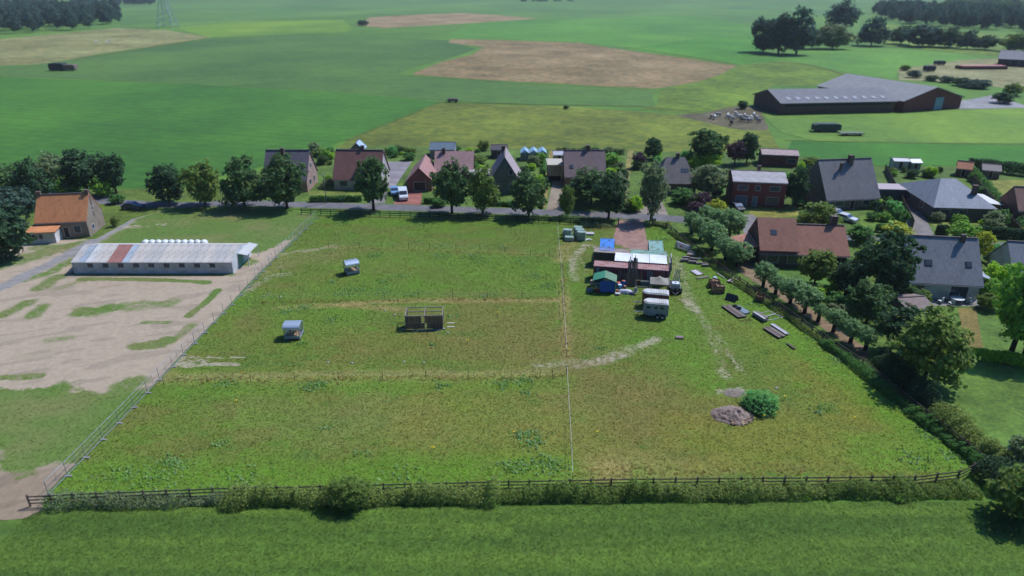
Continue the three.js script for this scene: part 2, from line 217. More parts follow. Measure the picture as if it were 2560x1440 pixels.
function paddockTurf(x, z, list = strokes) {                                 // linear colour; out.sand tells how bare it is
  const n1 = fbm(x * 0.09, z * 0.13, 101, 3), n2 = fbm(x * 0.42, z * 0.6, 111, 3), n3 = fbm(x * 1.7, z * 2.3, 121, 2), n4 = noise(x * 5.5, z * 7, 131);
  let r, g, b; const y = clamp((n1 - 0.42) * 1.7 + (n2 - 0.5) * 1.2), dk = smooth(0.52, 0.75, n2 * 0.6 + n3 * 0.4);
  r = baseGreen[0] + (yellowGreen[0] - baseGreen[0]) * y; g = baseGreen[1] + (yellowGreen[1] - baseGreen[1]) * y; b = baseGreen[2] + (yellowGreen[2] - baseGreen[2]) * y;
  r += (deepGreen[0] - r) * dk * 0.8; g += (deepGreen[1] - g) * dk * 0.8; b += (deepGreen[2] - b) * dk * 0.8;
  const worn = smooth(0.54, 0.7, fbm(x * 0.22, z * 0.34, 141, 4)) * (0.3 + n3 * 0.7), rich = smooth(0.55, 0.7, fbm(x * 0.17 + 40, z * 0.3, 151, 4)) * (0.3 + n3 * 0.7), B2 = tone.brown, L2 = tone.lush;
  r += (B2[0] - r) * worn * 0.5; g += (B2[1] - g) * worn * 0.5; b += (B2[2] - b) * worn * 0.5; r += (L2[0] - r) * rich * 0.8; g += (L2[1] - g) * rich * 0.8; b += (L2[2] - b) * rich * 0.8;
  let bare = 0;
  for (const s of list) {
    const B = s.b; if (x < B[0] || x > B[1] || z < B[2] || z > B[3]) continue;
    const d = near(x, z, s.p) + (n2 - 0.5) * s.w * 1.4 + (n3 - 0.5) * s.w * 0.7, e = s.w * (1 + s.soft);
    if (d > e) continue;
    let a = (1 - smooth(s.w * 0.35, e, d)) * s.k; if (s.kind === 'sand') a = 0.92 * smooth(0.3, 0.85, a * (0.25 + n3 * 0.75 + n2 * 0.4) + (n4 - 0.5) * 0.45); else a = clamp(a * (0.5 + n3 * 0.9));
    const t = tone[s.kind]; r += (t[0] - r) * a; g += (t[1] - g) * a; b += (t[2] - b) * a; if (s.kind === 'sand') bare = Math.max(bare, a); else bare *= 1 - a * 0.3;
  }
  const v = 0.72 + n4 * 0.3 + n3 * 0.28; out3[0] = r * v; out3[1] = g * v; out3[2] = b * v; out3.bare = bare; out3.n2 = n2; return out3;
}
const coverTex = (N, x0, x1, z0, z1, fn) => dataTex(N, N, (i, j) => { const c = fn(x0 + (i + 0.5) / N * (x1 - x0), z0 + (j + 0.5) / N * (z1 - z0)); return [enc(c[0]), enc(c[1]), enc(c[2])]; });
function coverGround(name, outline, y, tex, x0, x1, z0, z1) {
  const g = sheetGeo(outline, y), u = g.attributes.uv; for (let i = 0; i < u.count; i++) u.setXY(i, (u.getX(i) - x0) / (x1 - x0), (u.getY(i) - z0) / (z1 - z0));
  const o = part(name, g, new THREE.MeshStandardMaterial({ map: tex, roughness: 1 }), scene); o.userData.kind = 'structure'; return o;
}
const paddockOutline = gpts([[112, 1252], [120, 1236], [169, 1183], [257, 1098], [334, 1018], [399, 949], [487, 858], [559, 783], [639, 697], [706, 628], [777, 560], [796, 536], [1050, 541], [1240, 546], [1400, 554], [1545, 562], [1625, 562], [1668, 572], [1762, 648], [1890, 738], [2060, 850], [2158, 922], [2289, 1030], [2462, 1172], [2400, 1206], [2290, 1222], [1580, 1230], [1220, 1236], [800, 1247], [530, 1254]]);
coverGround('paddock_turf', paddockOutline, 0, coverTex(2048, MX0, MX1, MZ0, MZ1, (x, z) => paddockTurf(x, z)), MX0, MX1, MZ0, MZ1);
// sand yard
const YX0 = -124, YX1 = -18, YZ0 = -150, YZ1 = -46;
const yardStrokes = [
  S([[0, 660], [80, 640], [140, 620]], 3, 'g', 0.9), S([[60, 700], [130, 680], [170, 650]], 1.5, 'g', 0.8), S([[100, 720], [150, 690]], 1.5, 'g', 0.9), S([[0, 790], [40, 770], [70, 755]], 1.5, 'g', 0.9), S([[80, 790], [110, 765]], 1.3, 'g', 0.9), S([[210, 780], [280, 770]], 2.2, 'g', 1.0), S([[300, 768], [420, 758]], 2.0, 'g', 0.7),
  S([[200, 698], [300, 698], [420, 700], [520, 706]], 0.7, 'g', 1.5), S([[545, 725], [510, 760], [470, 790]], 0.6, 'g', 1.7), S([[345, 866], [400, 862], [420, 850]], 1.8, 'g', 1.1, 0.3), S([[360, 806], [420, 806]], 0.6, 'g', 0.8), S([[130, 850], [170, 845]], 1.2, 'g', 0.6), S([[60, 890], [130, 880]], 1.5, 'g', 0.35), S([[0, 945], [100, 940]], 0.8, 'g', 0.9),
  S([[-200, 1010], [0, 1000], [120, 990], [200, 1010], [270, 1010]], 3.0, 'g', 1.3, 0.3), S([[-200, 1060], [0, 1060], [150, 1060], [250, 1050]], 5, 'g', 3, 0.4), S([[100, 1120], [180, 1110]], 3.6, 'g', 2), S([[280, 990], [330, 960]], 2, 'g', 1), S([[340, 985], [300, 1020]], 1.6, 'g', 0.9), S([[440, 845], [480, 815]], 1.0, 'g', 0.8), S([[60, 1120], [100, 1080]], 3, 'g', 1.1),
  S([[560, 600], [640, 560], [700, 545]], 8, 'g', 4, 0.4), S([[300, 610], [500, 575], [640, 540]], 8, 'g', 4, 0.4), S([[640, 620], [720, 580], [770, 550]], 3, 'g', 1.2), S([[180, 684], [400, 688], [580, 686]], 0.6, 'g', 0.9), S([[240, 690], [150, 720]], 1.2, 'g', 0.6), S([[600, 640], [620, 655]], 1.6, 'g', 1), S([[90, 620], [200, 612]], 1.6, 'g', 0.8), S([[0, 720], [90, 690]], 1, 'g', 0.8),
  S([[330, 540], [500, 535], [760, 540]], 5, 'g', 4), S([[420, 620], [560, 610], [620, 600]], 5, 'g', 4), S([[0, 720], [120, 664], [240, 600], [330, 545], [400, 522]], 1.5, 't', 1.4, 0.3),
];
for (const s of yardStrokes) { const m = s.w * 2 + 2; s.b = [Math.min(...s.p.map((q) => q[0])) - m, Math.max(...s.p.map((q) => q[0])) + m, Math.min(...s.p.map((q) => q[1])) - m, Math.max(...s.p.map((q) => q[1])) + m]; }
const sandTone = [176, 156, 132].map(lin), sandWarm = [150, 130, 106].map(lin), yardGreen = [98, 124, 48].map(lin), yardDry = [132, 126, 76].map(lin), gravelGrey = [146, 140, 134].map(lin);
function yardCover(x, z) {
  const n1 = fbm(x * 0.1, z * 0.14, 201, 3), n2 = fbm(x * 0.5, z * 0.6, 211, 3), n3 = fbm(x * 2, z * 2.2, 221, 2), n4 = noise(x * 7, z * 7, 231);
  const warm = smooth(-60, -52, z) * smooth(-30, -40, x); let c = sandTone.map((q, i) => q + (sandWarm[i] - q) * clamp(warm + (n1 - 0.5) * 0.4)), g = 0, t = 0;
  for (const s of yardStrokes) { const B = s.b; if (x < B[0] || x > B[1] || z < B[2] || z > B[3]) continue; const d = near(x, z, s.p) + (n2 - 0.5) * s.w * 1.1 + (n3 - 0.5) * s.w * 0.5, e = s.w * (1 + s.soft); if (d > e) continue; const a = (1 - smooth(s.w * 0.4, e, d)) * s.k; if (s.kind === 'g') g = Math.max(g, a); else t = Math.max(t, a); }
  g = smooth(0.22, 0.95, g * (0.35 + n3 * 0.9 + n2 * 0.3) + (n4 - 0.5) * 0.3) * (1 - clamp(t)); const rut = smooth(0.62, 0.75, noise(x * 0.35 + z * 0.9, z * 0.12 - x * 0.25, 241)) * 0.16; const dry = clamp((n1 - 0.42) * 2.6);
  const v = 0.84 + n4 * 0.16 + (n3 - 0.5) * 0.22;
  for (let i = 0; i < 3; i++) { let q = c[i] + (gravelGrey[i] - c[i]) * clamp(t); q += (yardGreen[i] + (yardDry[i] - yardGreen[i]) * dry * 0.8 - q) * g; out3[i] = q * v * (1 - rut * (1 - g)); }
  out3.green = g; return out3;
}
const yardOutline = gpts([[-420, 1300], [-420, 640], [0, 600], [240, 598], [330, 548], [400, 528], [640, 526], [760, 532], [786, 540], [770, 562], [701, 629], [632, 698], [552, 785], [480, 860], [392, 952], [327, 1021], [250, 1101], [162, 1186], [112, 1240], [100, 1300]]);
coverGround('sand_yard', yardOutline, 0.004, coverTex(1024, YX0, YX1, YZ0, YZ1, yardCover), YX0, YX1, YZ0, YZ1);
ground('gravel_drive', rough(gpts([[1545, 550], [1608, 550], [1612, 572], [1616, 596], [1626, 622], [1624, 632], [1580, 632], [1572, 620], [1540, 612], [1532, 600], [1538, 572]]), 0.25, 0.8, 77), mat(184, 144, 130, 1, { map: tiled(texGrit, 5) }), 0.006);
// mown crop before the hedge
ground('crop_field', gpts([[-300, 1330], [60, 1296], [120, 1268], [600, 1268], [1200, 1266], [1800, 1258], [2300, 1254], [2560, 1250], [2900, 1300], [2900, 1900], [-300, 1900]]), fieldMat(92, 120, 78, 0, 60, texMown), 0.004);
ground('soil_strip', rough(gpts([[1836, 672], [1866, 652], [1960, 726], [2060, 796], [2176, 878], [2166, 900], [2060, 822], [1940, 738]]), 0.2, 1, 5), mat(160, 134, 102, 1, { map: tiled(texGrit, 6) }), 0.004);

// ---------- grass: tufts over the turf, countless ----------
function tuftGeo(blades, spread, lean, seed) {
  srand(seed); const P = [], N = [];
  for (let i = 0; i < blades; i++) {
    const a = rnd() * 6.283, d = Math.sqrt(rnd()) * spread, x = Math.cos(a) * d, z = Math.sin(a) * d, b = rnd() * 6.283, w = rr(0.05, 0.09), h = rr(0.6, 1), l = rr(0.2, 1) * lean, tx = x + Math.cos(b) * l, tz = z + Math.sin(b) * l;
    P.push(x - Math.sin(b) * w, 0, z + Math.cos(b) * w, x + Math.sin(b) * w, 0, z - Math.cos(b) * w, tx, h, tz);
    const n = new THREE.Vector3(-Math.cos(b) * 0.25, 0.95, -Math.sin(b) * 0.25).normalize(); for (let k = 0; k < 3; k++) N.push(n.x, n.y, n.z);
  }
  const g = new THREE.BufferGeometry(); g.setAttribute('position', new THREE.Float32BufferAttribute(P, 3)); g.setAttribute('normal', new THREE.Float32BufferAttribute(N, 3)); return g;
}
const weedMat = new THREE.MeshPhysicalMaterial({ roughness: 1, transmission: 0.15, thickness: 0, specularIntensity: 0.3 });
const bladeMat = new THREE.MeshPhysicalMaterial({ roughness: 1, transmission: 0.5, thickness: 0, specularIntensity: 0.2 });
const inside = (x, z, poly) => { let c = false; for (let i = 0, j = poly.length - 1; i < poly.length; j = i++) { const a = poly[i], b = poly[j]; if ((a.z > z) !== (b.z > z) && x < (b.x - a.x) * (z - a.z) / (b.z - a.z) + a.x) c = !c; } return c; };
function scatter(name, label, geo, count, seed, bounds, pick) {
  srand(seed); const M = [], C = [], q = new THREE.Quaternion(), e = new THREE.Euler(), m = new THREE.Matrix4();
  for (let k = 0; k < count; k++) {
    const x = rr(bounds[0], bounds[1]), z = rr(bounds[2], bounds[3]), s = pick(x, z); if (!s) continue;
    e.set(0, rnd() * 6.283, 0); q.setFromEuler(e); m.compose(new THREE.Vector3(x, s.y ?? 0, z), q, new THREE.Vector3(s.w, s.h, s.w)); M.push(...m.elements); C.push(s.c[0], s.c[1], s.c[2]);
  }
  const o = new THREE.InstancedMesh(geo, bladeMat, M.length / 16); o.instanceMatrix.array.set(M); o.instanceColor = new THREE.InstancedBufferAttribute(new Float32Array(C), 3);
  o.name = numbered(name); o.castShadow = o.receiveShadow = true; scene.add(o); return tag(o, label, 'grass', undefined, 'stuff');
}
const pave = gpts([[1545, 550], [1608, 550], [1616, 596], [1626, 622], [1624, 632], [1580, 632], [1532, 600]]);
scatter('meadow_grass', 'short uneven meadow grass covering the fenced horse paddocks', tuftGeo(8, 0.8, 0.7, 5), 520000, 31, [MX0, MX1, MZ0, MZ1], (x, z) => {
  if (!inside(x, z, paddockOutline) || inside(x, z, pave)) return null;
  const c = paddockTurf(x, z), bare = c.bare; if (rnd() < bare * 1.15) return null;
  const k = rr(0.9, 1.4), t = fbm(x * 0.5, z * 0.7, 301, 3), yel = rnd() < 0.13 ? 1.35 : 1, tall = smooth(0.5, 0.8, t); return { w: rr(0.07, 0.16), h: rr(0.025, 0.06) + 0.1 * tall * rnd() * rnd(), c: [c[0] * k * yel, c[1] * k * (yel > 1 ? 1.12 : 1), c[2] * k] };
});
scatter('yard_weeds', 'thin grass growing through the sand yard', tuftGeo(8, 0.8, 0.7, 6), 110000, 32, [-100, -18, -146, -46], (x, z) => {
  if (!inside(x, z, yardOutline)) return null; const c = yardCover(x, z), g = c.green; if (rnd() > g) return null; const k = rr(0.75, 1.3); return { w: rr(0.07, 0.16), h: rr(0.02, 0.05), y: 0.004, c: [c[0] * k, c[1] * k, c[2] * k] };
});
scatter('crop_grass', 'even green grass of the field outside the front hedge', tuftGeo(8, 0.8, 0.7, 7), 150000, 33, [-44, 50, -49.9, -33], (x, z) => {
  const n = fbm(x * 0.12, z * 0.9, 351, 3), k = rr(0.8, 1.25) * (0.8 + n * 0.4); if (x < -41 && z < -48) return null; return { w: rr(0.06, 0.13), h: rr(0.012, 0.03), y: 0.004, c: [0.15 * k, 0.28 * k, 0.05 * k] };
});
for (const [list, w] of [[[[1862, 152], [1990, 158], [2130, 192]], 2.5], [[[1560, 118], [1660, 132], [1840, 160]], 3], [[[1098, 255], [1300, 260], [1640, 269], [1760, 285]], 1.4], [[[864, 352], [980, 305], [1098, 256]], 1.2], [[[1000, 188], [1300, 207], [1640, 224]], 1.6], [[[1960, 350], [2200, 356], [2660, 364]], 0.8], [[[180, 150], [380, 117], [520, 95]], 3], [[[960, 370], [1300, 374], [1760, 381]], 0.9]]) ground('ditch_bank', ribbon(curve(gpts(list), 16), w), fieldMat(92, 104, 60, 0.1, 30, texPasture), -0.036);
// tall weeds: docks and nettles in clumps, straw stems along the wires
const weedSpots = [];
{
  srand(44); const add = (px, py, r, n, c) => { const p = G(px, py); for (let i = 0; i < n; i++) weedSpots.push([p.x + gauss() * r, p.z + gauss() * r * 0.8, c]); };
  for (const [px, py, r, n] of [[935, 640, 1.6, 8], [900, 720, 1.6, 5], [830, 705, 1.2, 4], [960, 705, 1.2, 5], [1000, 690, 1.4, 5], [960, 728, 2, 8], [870, 728, 2.2, 8], [1100, 640, 2, 8], [1200, 650, 2.2, 9], [1300, 655, 2, 6], [1180, 640, 1.6, 6], [1340, 690, 1.6, 7], [1370, 715, 1.4, 7], [1220, 738, 1.4, 5], [1040, 735, 1.6, 6], [760, 770, 1.2, 5], [720, 776, 1.5, 5], [830, 800, 1.2, 5], [760, 860, 1, 3], [780, 965, 1.3, 9], [800, 962, 1, 7], [560, 960, 1, 4], [1100, 965, 1.2, 5], [1260, 960, 1.4, 6], [1310, 950, 1, 5], [1320, 985, 1, 3], [1130, 790, 1, 2], [1310, 1090, 1, 3], [1340, 1095, 1.2, 5], [1330, 1110, 1.2, 4], [1300, 1085, 0.8, 3], [450, 1160, 1.2, 5], [550, 1110, 0.8, 2], [420, 1150, 1, 4], [300, 1190, 2, 9], [400, 1190, 2, 9], [600, 1200, 2.4, 9], [1000, 1190, 2, 5], [1340, 1160, 1.6, 8], [1390, 1165, 1.6, 8], [1280, 1170, 1.4, 6], [810, 1070, 0.8, 2], [910, 1130, 0.8, 2], [1500, 870, 0.8, 2], [1810, 680, 1.4, 6], [1850, 720, 1.4, 6], [1900, 760, 1.5, 6], [2000, 800, 1.4, 6], [2040, 840, 1.4, 6], [2100, 900, 1.2, 5], [2230, 1010, 1.5, 6], [2330, 1090, 1.6, 8], [2400, 1140, 1.4, 8], [2300, 1150, 2, 7], [2060, 1020, 1, 3], [2040, 1030, 0.7, 2], [1700, 700, 0.8, 3], [1080, 862, 0.3, 3], [1722, 600, 2, 8], [1680, 575, 1.6, 8], [1660, 600, 1.5, 5], [1260, 620, 1, 3], [850, 560, 1.5, 5], [1050, 560, 2, 6], [1350, 560, 2, 6], [1040, 605, 1, 3]]) add(px, py, r * 1.15, n * 9, 0);
  for (const [a, b, n, w] of [[[415, 950], [1400, 942], 300, 0.7], [[820, 618], [1400, 640], 140, 0.4], [[640, 756], [1395, 746], 200, 0.5], [[1406, 660], [1416, 890], 160, 0.5], [[1440, 1185], [1640, 1170], 70, 1.4], [[1640, 1175], [2200, 1180], 80, 1.2], [[1420, 580], [1530, 565], 260, 1.2]]) { const A = G(...a), B = G(...b); for (let i = 0; i < n; i++) { const t = rnd(); weedSpots.push([A.x + (B.x - A.x) * t + gauss() * w, A.z + (B.z - A.z) * t + gauss() * w, 1]); } }
}
const weedTones = [[[120, 160, 70], [138, 172, 104], [108, 150, 56], [146, 176, 112]], [[206, 178, 120], [188, 164, 104], [160, 152, 80], [214, 188, 138]]].map((l) => l.map((c) => c.map(lin)));
function weedGeo() {
  srand(9); const P = [], N = [];
  for (let i = 0; i < 16; i++) { const a = rnd() * 6.283, d = rr(0, 0.6), h = rr(0.25, 1), x = Math.cos(a) * d, z = Math.sin(a) * d, n = new THREE.Vector3(Math.cos(a) * rr(0.2, 0.9), 1, Math.sin(a) * rr(0.2, 0.9)).normalize(), u = new THREE.Vector3(gauss(), 0, gauss()).cross(n).normalize().multiplyScalar(rr(0.12, 0.24)), v = n.clone().cross(u).normalize().multiplyScalar(rr(0.18, 0.36)); P.push(x - u.x - v.x, h - u.y - v.y, z - u.z - v.z, x + u.x - v.x, h + u.y - v.y, z + u.z - v.z, x + v.x, h + v.y, z + v.z); for (let k = 0; k < 3; k++) N.push(n.x, n.y, n.z); }
  const g = new THREE.BufferGeometry(); g.setAttribute('position', new THREE.Float32BufferAttribute(P, 3)); g.setAttribute('normal', new THREE.Float32BufferAttribute(N, 3)); return g;
}
for (const kind of [0, 1]) {
  const list = weedSpots.filter((w) => w[2] === kind), o = new THREE.InstancedMesh(kind ? tuftGeo(11, 0.55, 0.8, 8) : weedGeo(), kind ? bladeMat : weedMat, list.length), m = new THREE.Matrix4(), c = new THREE.Color(); srand(50 + kind);
  list.forEach(([x, z], i) => { const s = kind ? rr(0.16, 0.34) : rr(0.12, 0.3), h = kind ? rr(0.12, 0.3) : rr(0.1, 0.26); m.makeRotationY(rnd() * 6.28).scale(new THREE.Vector3(s, h, s)).setPosition(x, 0, z); o.setMatrixAt(i, m); const t = weedTones[kind][Math.floor(rnd() * 4)], k = rr(0.8, 1.2); o.setColorAt(i, c.setRGB(t[0] * k, t[1] * k, t[2] * k)); });
  o.name = kind ? 'straw_grass' : 'dock_weeds'; o.castShadow = o.receiveShadow = true; scene.add(o); tag(o, kind ? 'dry straw coloured grass along the wire fences' : 'dark clumps of dock and nettle dotted over the meadow', kind ? 'grass' : 'weeds', undefined, 'stuff');
}
// ---------- leaves, crowns, hedges ----------
const leafMat = (r, g, b) => new THREE.MeshPhysicalMaterial({ color: RGB(r, g, b, 2.15), vertexColors: true, roughness: 0.95, transmission: 0.46, thickness: 0, specularIntensity: 0.3 });
const leafTone = () => { const k = rr(0.72, 1.3), w = rr(-0.12, 0.14); return [k * (1 + w), k, k * (1 - w)]; };
function addLeaf(P, C, c, out, size, bias) {                                // one pointed, slightly folded leaf spray: two triangles
  const n = new THREE.Vector3(out.x * bias + gauss(), out.y * bias + gauss() + 0.35, out.z * bias + gauss()).normalize(), u = new THREE.Vector3(gauss(), gauss(), gauss()).cross(n).normalize(), v = n.clone().cross(u), a = size * rr(0.6, 1.2), b = a * rr(0.5, 0.8), t = leafTone(), f = a * 0.25;
  const q = [c.x - u.x * a, c.y - u.y * a, c.z - u.z * a, c.x + v.x * b + n.x * f, c.y + v.y * b + n.y * f, c.z + v.z * b + n.z * f, c.x + u.x * a, c.y + u.y * a, c.z + u.z * a, c.x - v.x * b + n.x * f * 0.4, c.y - v.y * b + n.y * f * 0.4, c.z - v.z * b + n.z * f * 0.4];
  P.push(...q.slice(0, 9), ...q.slice(0, 3), ...q.slice(6, 12)); for (let k = 0; k < 6; k++) C.push(...t);
}
function leafGeo(P, C) { const g = new THREE.BufferGeometry(); g.setAttribute('position', new THREE.Float32BufferAttribute(P, 3)); g.setAttribute('color', new THREE.Float32BufferAttribute(C, 3)); g.computeVertexNormals(); return g; }
function crownGeo(seed, { clumps = 150, per = 16, leaf = 0.085, spread = 0.13, lobes }) {
  srand(seed); const P = [], C = [], W = lobes.map((l) => l[3] * l[4] * l[5]), tot = W.reduce((a, b) => a + b, 0), c = new THREE.Vector3(), d = new THREE.Vector3();
  for (let i = 0; i < clumps; i++) {
    let r = rnd() * tot, k = 0; while (k < W.length - 1 && (r -= W[k]) > 0) k++; const L = lobes[k];
    d.set(gauss(), gauss(), gauss()).normalize(); const rad = Math.pow(rnd(), 0.28) * rr(0.86, 1.06); c.set(L[0] + d.x * L[3] * rad, L[1] + d.y * L[4] * rad, L[2] + d.z * L[5] * rad);
    const sz = rr(0.6, 1.35) * spread;
    for (let j = 0; j < per; j++) addLeaf(P, C, new THREE.Vector3(c.x + gauss() * sz * 1.2, c.y + gauss() * sz * 0.85, c.z + gauss() * sz * 1.2), d, leaf, 0.75);
  }
  return leafGeo(P, C);
}
const crowns = {
  round: [11, 12, 13, 14].map((s) => { srand(s * 7); const lobes = [[0, 0, 0, 0.72, 0.78, 0.72]]; for (let i = 0; i < 6; i++) { const a = i / 6 * 6.28 + rr(-0.4, 0.4); lobes.push([Math.cos(a) * 0.5, rr(-0.35, 0.45), Math.sin(a) * 0.5, rr(0.34, 0.46), rr(0.3, 0.44), rr(0.34, 0.46)]); } lobes.push([rr(-0.2, 0.2), 0.6, rr(-0.2, 0.2), 0.4, 0.38, 0.4]); return crownGeo(s, { clumps: 185, per: 17, leaf: 0.08, lobes }); }),
  tall: [21, 22].map((s) => { srand(s * 7); const lobes = [[0, 0, 0, 0.6, 0.85, 0.6]]; for (let i = 0; i < 7; i++) { const a = i * 2.4; lobes.push([Math.cos(a) * 0.42, -0.6 + i * 0.2, Math.sin(a) * 0.42, 0.36, 0.3, 0.36]); } return crownGeo(s, { clumps: 180, per: 17, leaf: 0.075, lobes }); }),
  ball: [31, 32, 33].map((s) => crownGeo(s, { clumps: 230, per: 16, leaf: 0.075, spread: 0.1, lobes: [[0, 0, 0, 0.9, 0.82, 0.9], [0.3, 0.2, 0.2, 0.6, 0.6, 0.6], [-0.3, 0.15, -0.2, 0.6, 0.6, 0.6]] })),
  bush: [41, 42, 43].map((s) => { srand(s); return crownGeo(s, { clumps: 120, per: 15, leaf: 0.1, spread: 0.14, lobes: [[0, -0.1, 0, 0.8, 0.75, 0.8], [rr(-0.4, 0.4), 0.1, rr(-0.4, 0.4), 0.5, 0.6, 0.5], [rr(-0.5, 0.5), -0.3, rr(-0.5, 0.5), 0.5, 0.45, 0.5]] }); }),
  far: [51, 52].map((s) => { srand(s); const lobes = [[0, 0, 0, 0.75, 0.8, 0.75]]; for (let i = 0; i < 5; i++) lobes.push([rr(-0.5, 0.5), rr(-0.3, 0.6), rr(-0.5, 0.5), 0.4, 0.4, 0.4]); return crownGeo(s, { clumps: 80, per: 11, leaf: 0.125, spread: 0.15, lobes }); }),
};
const LEAF = { oak: leafMat(62, 84, 44), dark: leafMat(48, 70, 42), olive: leafMat(86, 102, 44), light: leafMat(96, 128, 46), lime: leafMat(120, 148, 40), gold: leafMat(128, 134, 40), willow: leafMat(100, 122, 80), grey: leafMat(98, 108, 74), purple: leafMat(70, 52, 60), nettle: leafMat(92, 138, 76), hedge: leafMat(100, 112, 54), box: leafMat(68, 102, 46), blue: leafMat(54, 74, 60) };
const bark = mat(88, 76, 64, 1, { map: tiled(texWood, 1) }), barkDark = mat(66, 58, 50, 1, { map: tiled(texWood, 1) });
function trunkGeo(h, r, seed, limbs = 5, reach = 2.2, from = 0.55) {
  srand(seed); const g = [rod([0, -0.05, 0], [rr(-0.1, 0.1), h * 0.55, rr(-0.1, 0.1)], r * 1.25, r, 8), rod([0, h * 0.54, 0], [rr(-0.2, 0.2), h, rr(-0.2, 0.2)], r, r * 0.45, 7)];
  for (let i = 0; i < limbs; i++) { const a = i / limbs * 6.28 + rr(-0.4, 0.4), y = h * rr(from, 0.92), e = [Math.cos(a) * reach * rr(0.7, 1.1), y + reach * rr(0.4, 0.9), Math.sin(a) * reach * rr(0.7, 1.1)]; g.push(rod([0, y, 0], e, r * 0.45, r * 0.14, 5)); }
  return merge(g);
}
let treeCount = 0;
function tree(name, label, category, group, p, top, rx, leaf, kind = 'round', { trunkH, rz = rx, low = 0.28, m = bark, tr } = {}) {
  const t = thing(name, label, category, p, 0, group), list = crowns[kind], k = treeCount++, bottom = trunkH ?? top * low * 0.75, ry = (top - bottom) / 2;
  part('trunk', trunkGeo(bottom + ry * 0.9, tr ?? Math.max(0.1, top * 0.022), 900 + k, 5, rx * 0.6, clamp(bottom / (bottom + ry), 0.3, 0.7)), m, t);
  const c = part('crown', list[k % list.length], LEAF[leaf], t); c.position.y = bottom + ry; c.scale.set(rx * 1.36, ry * 1.14, rz * 1.36); c.rotation.y = k * 1.7; return t;
}
// row of roadside trees: [trunk x, foot y, crown top y, crown width]
const roadside = [[425, 508, 408, 92, 0.16], [515, 514, 404, 96, 0.16], [612, 518, 394, 112, 0.17], [718, 521, 386, 118, 0.17], [934, 526, 388, 98, 0.24], [1130, 533, 404, 98, 0.18], [1207, 536, 418, 82, 0.18], [1322, 541, 432, 96, 0.1], [1415, 541, 460, 46, 0.08], [1521, 547, 432, 84, 0.12], [1628, 551, 400, 84, 0.3]];
const treeSay = { 425: 'broad roadside tree at the lane mouth near dark blue car', 515: 'broad roadside tree, second from the lane mouth', 612: 'broad roadside tree, third from the lane mouth', 718: 'broad roadside tree hiding the slate grey house gable', 934: 'roadside tree before the reddish brown tiled house', 1130: 'roadside tree before the red brick driveway house', 1207: 'roadside tree before the annex of steep grey house', 1322: 'low branching roadside tree in line with the glass greenhouse', 1521: 'roadside tree among dark bushes next to gravel entrance' };
for (const [x, y, ty, w, low] of roadside) {
  const p = G(x, y), young = w < 50, tallOne = x === 1628, h = heightAt(p, ty);
  tree('roadside_tree', young ? 'small young yellow-green tree between larger roadside trees behind paddock rails' : tallOne ? 'tall narrow dark tree with bare stem beside the gravel entrance' : treeSay[x], 'tree', x < 800 ? 'shaded roadside row' : 'roadside trees behind the rails', p, h, w / 2 / pxm(y, h * 0.6), young ? 'olive' : tallOne ? 'grey' : ['oak', 'dark', 'oak', 'olive'][Math.abs(x) % 4], tallOne || young ? 'tall' : 'round', { low: low * (x < 800 ? 0.35 : 0.7), m: barkDark });
}
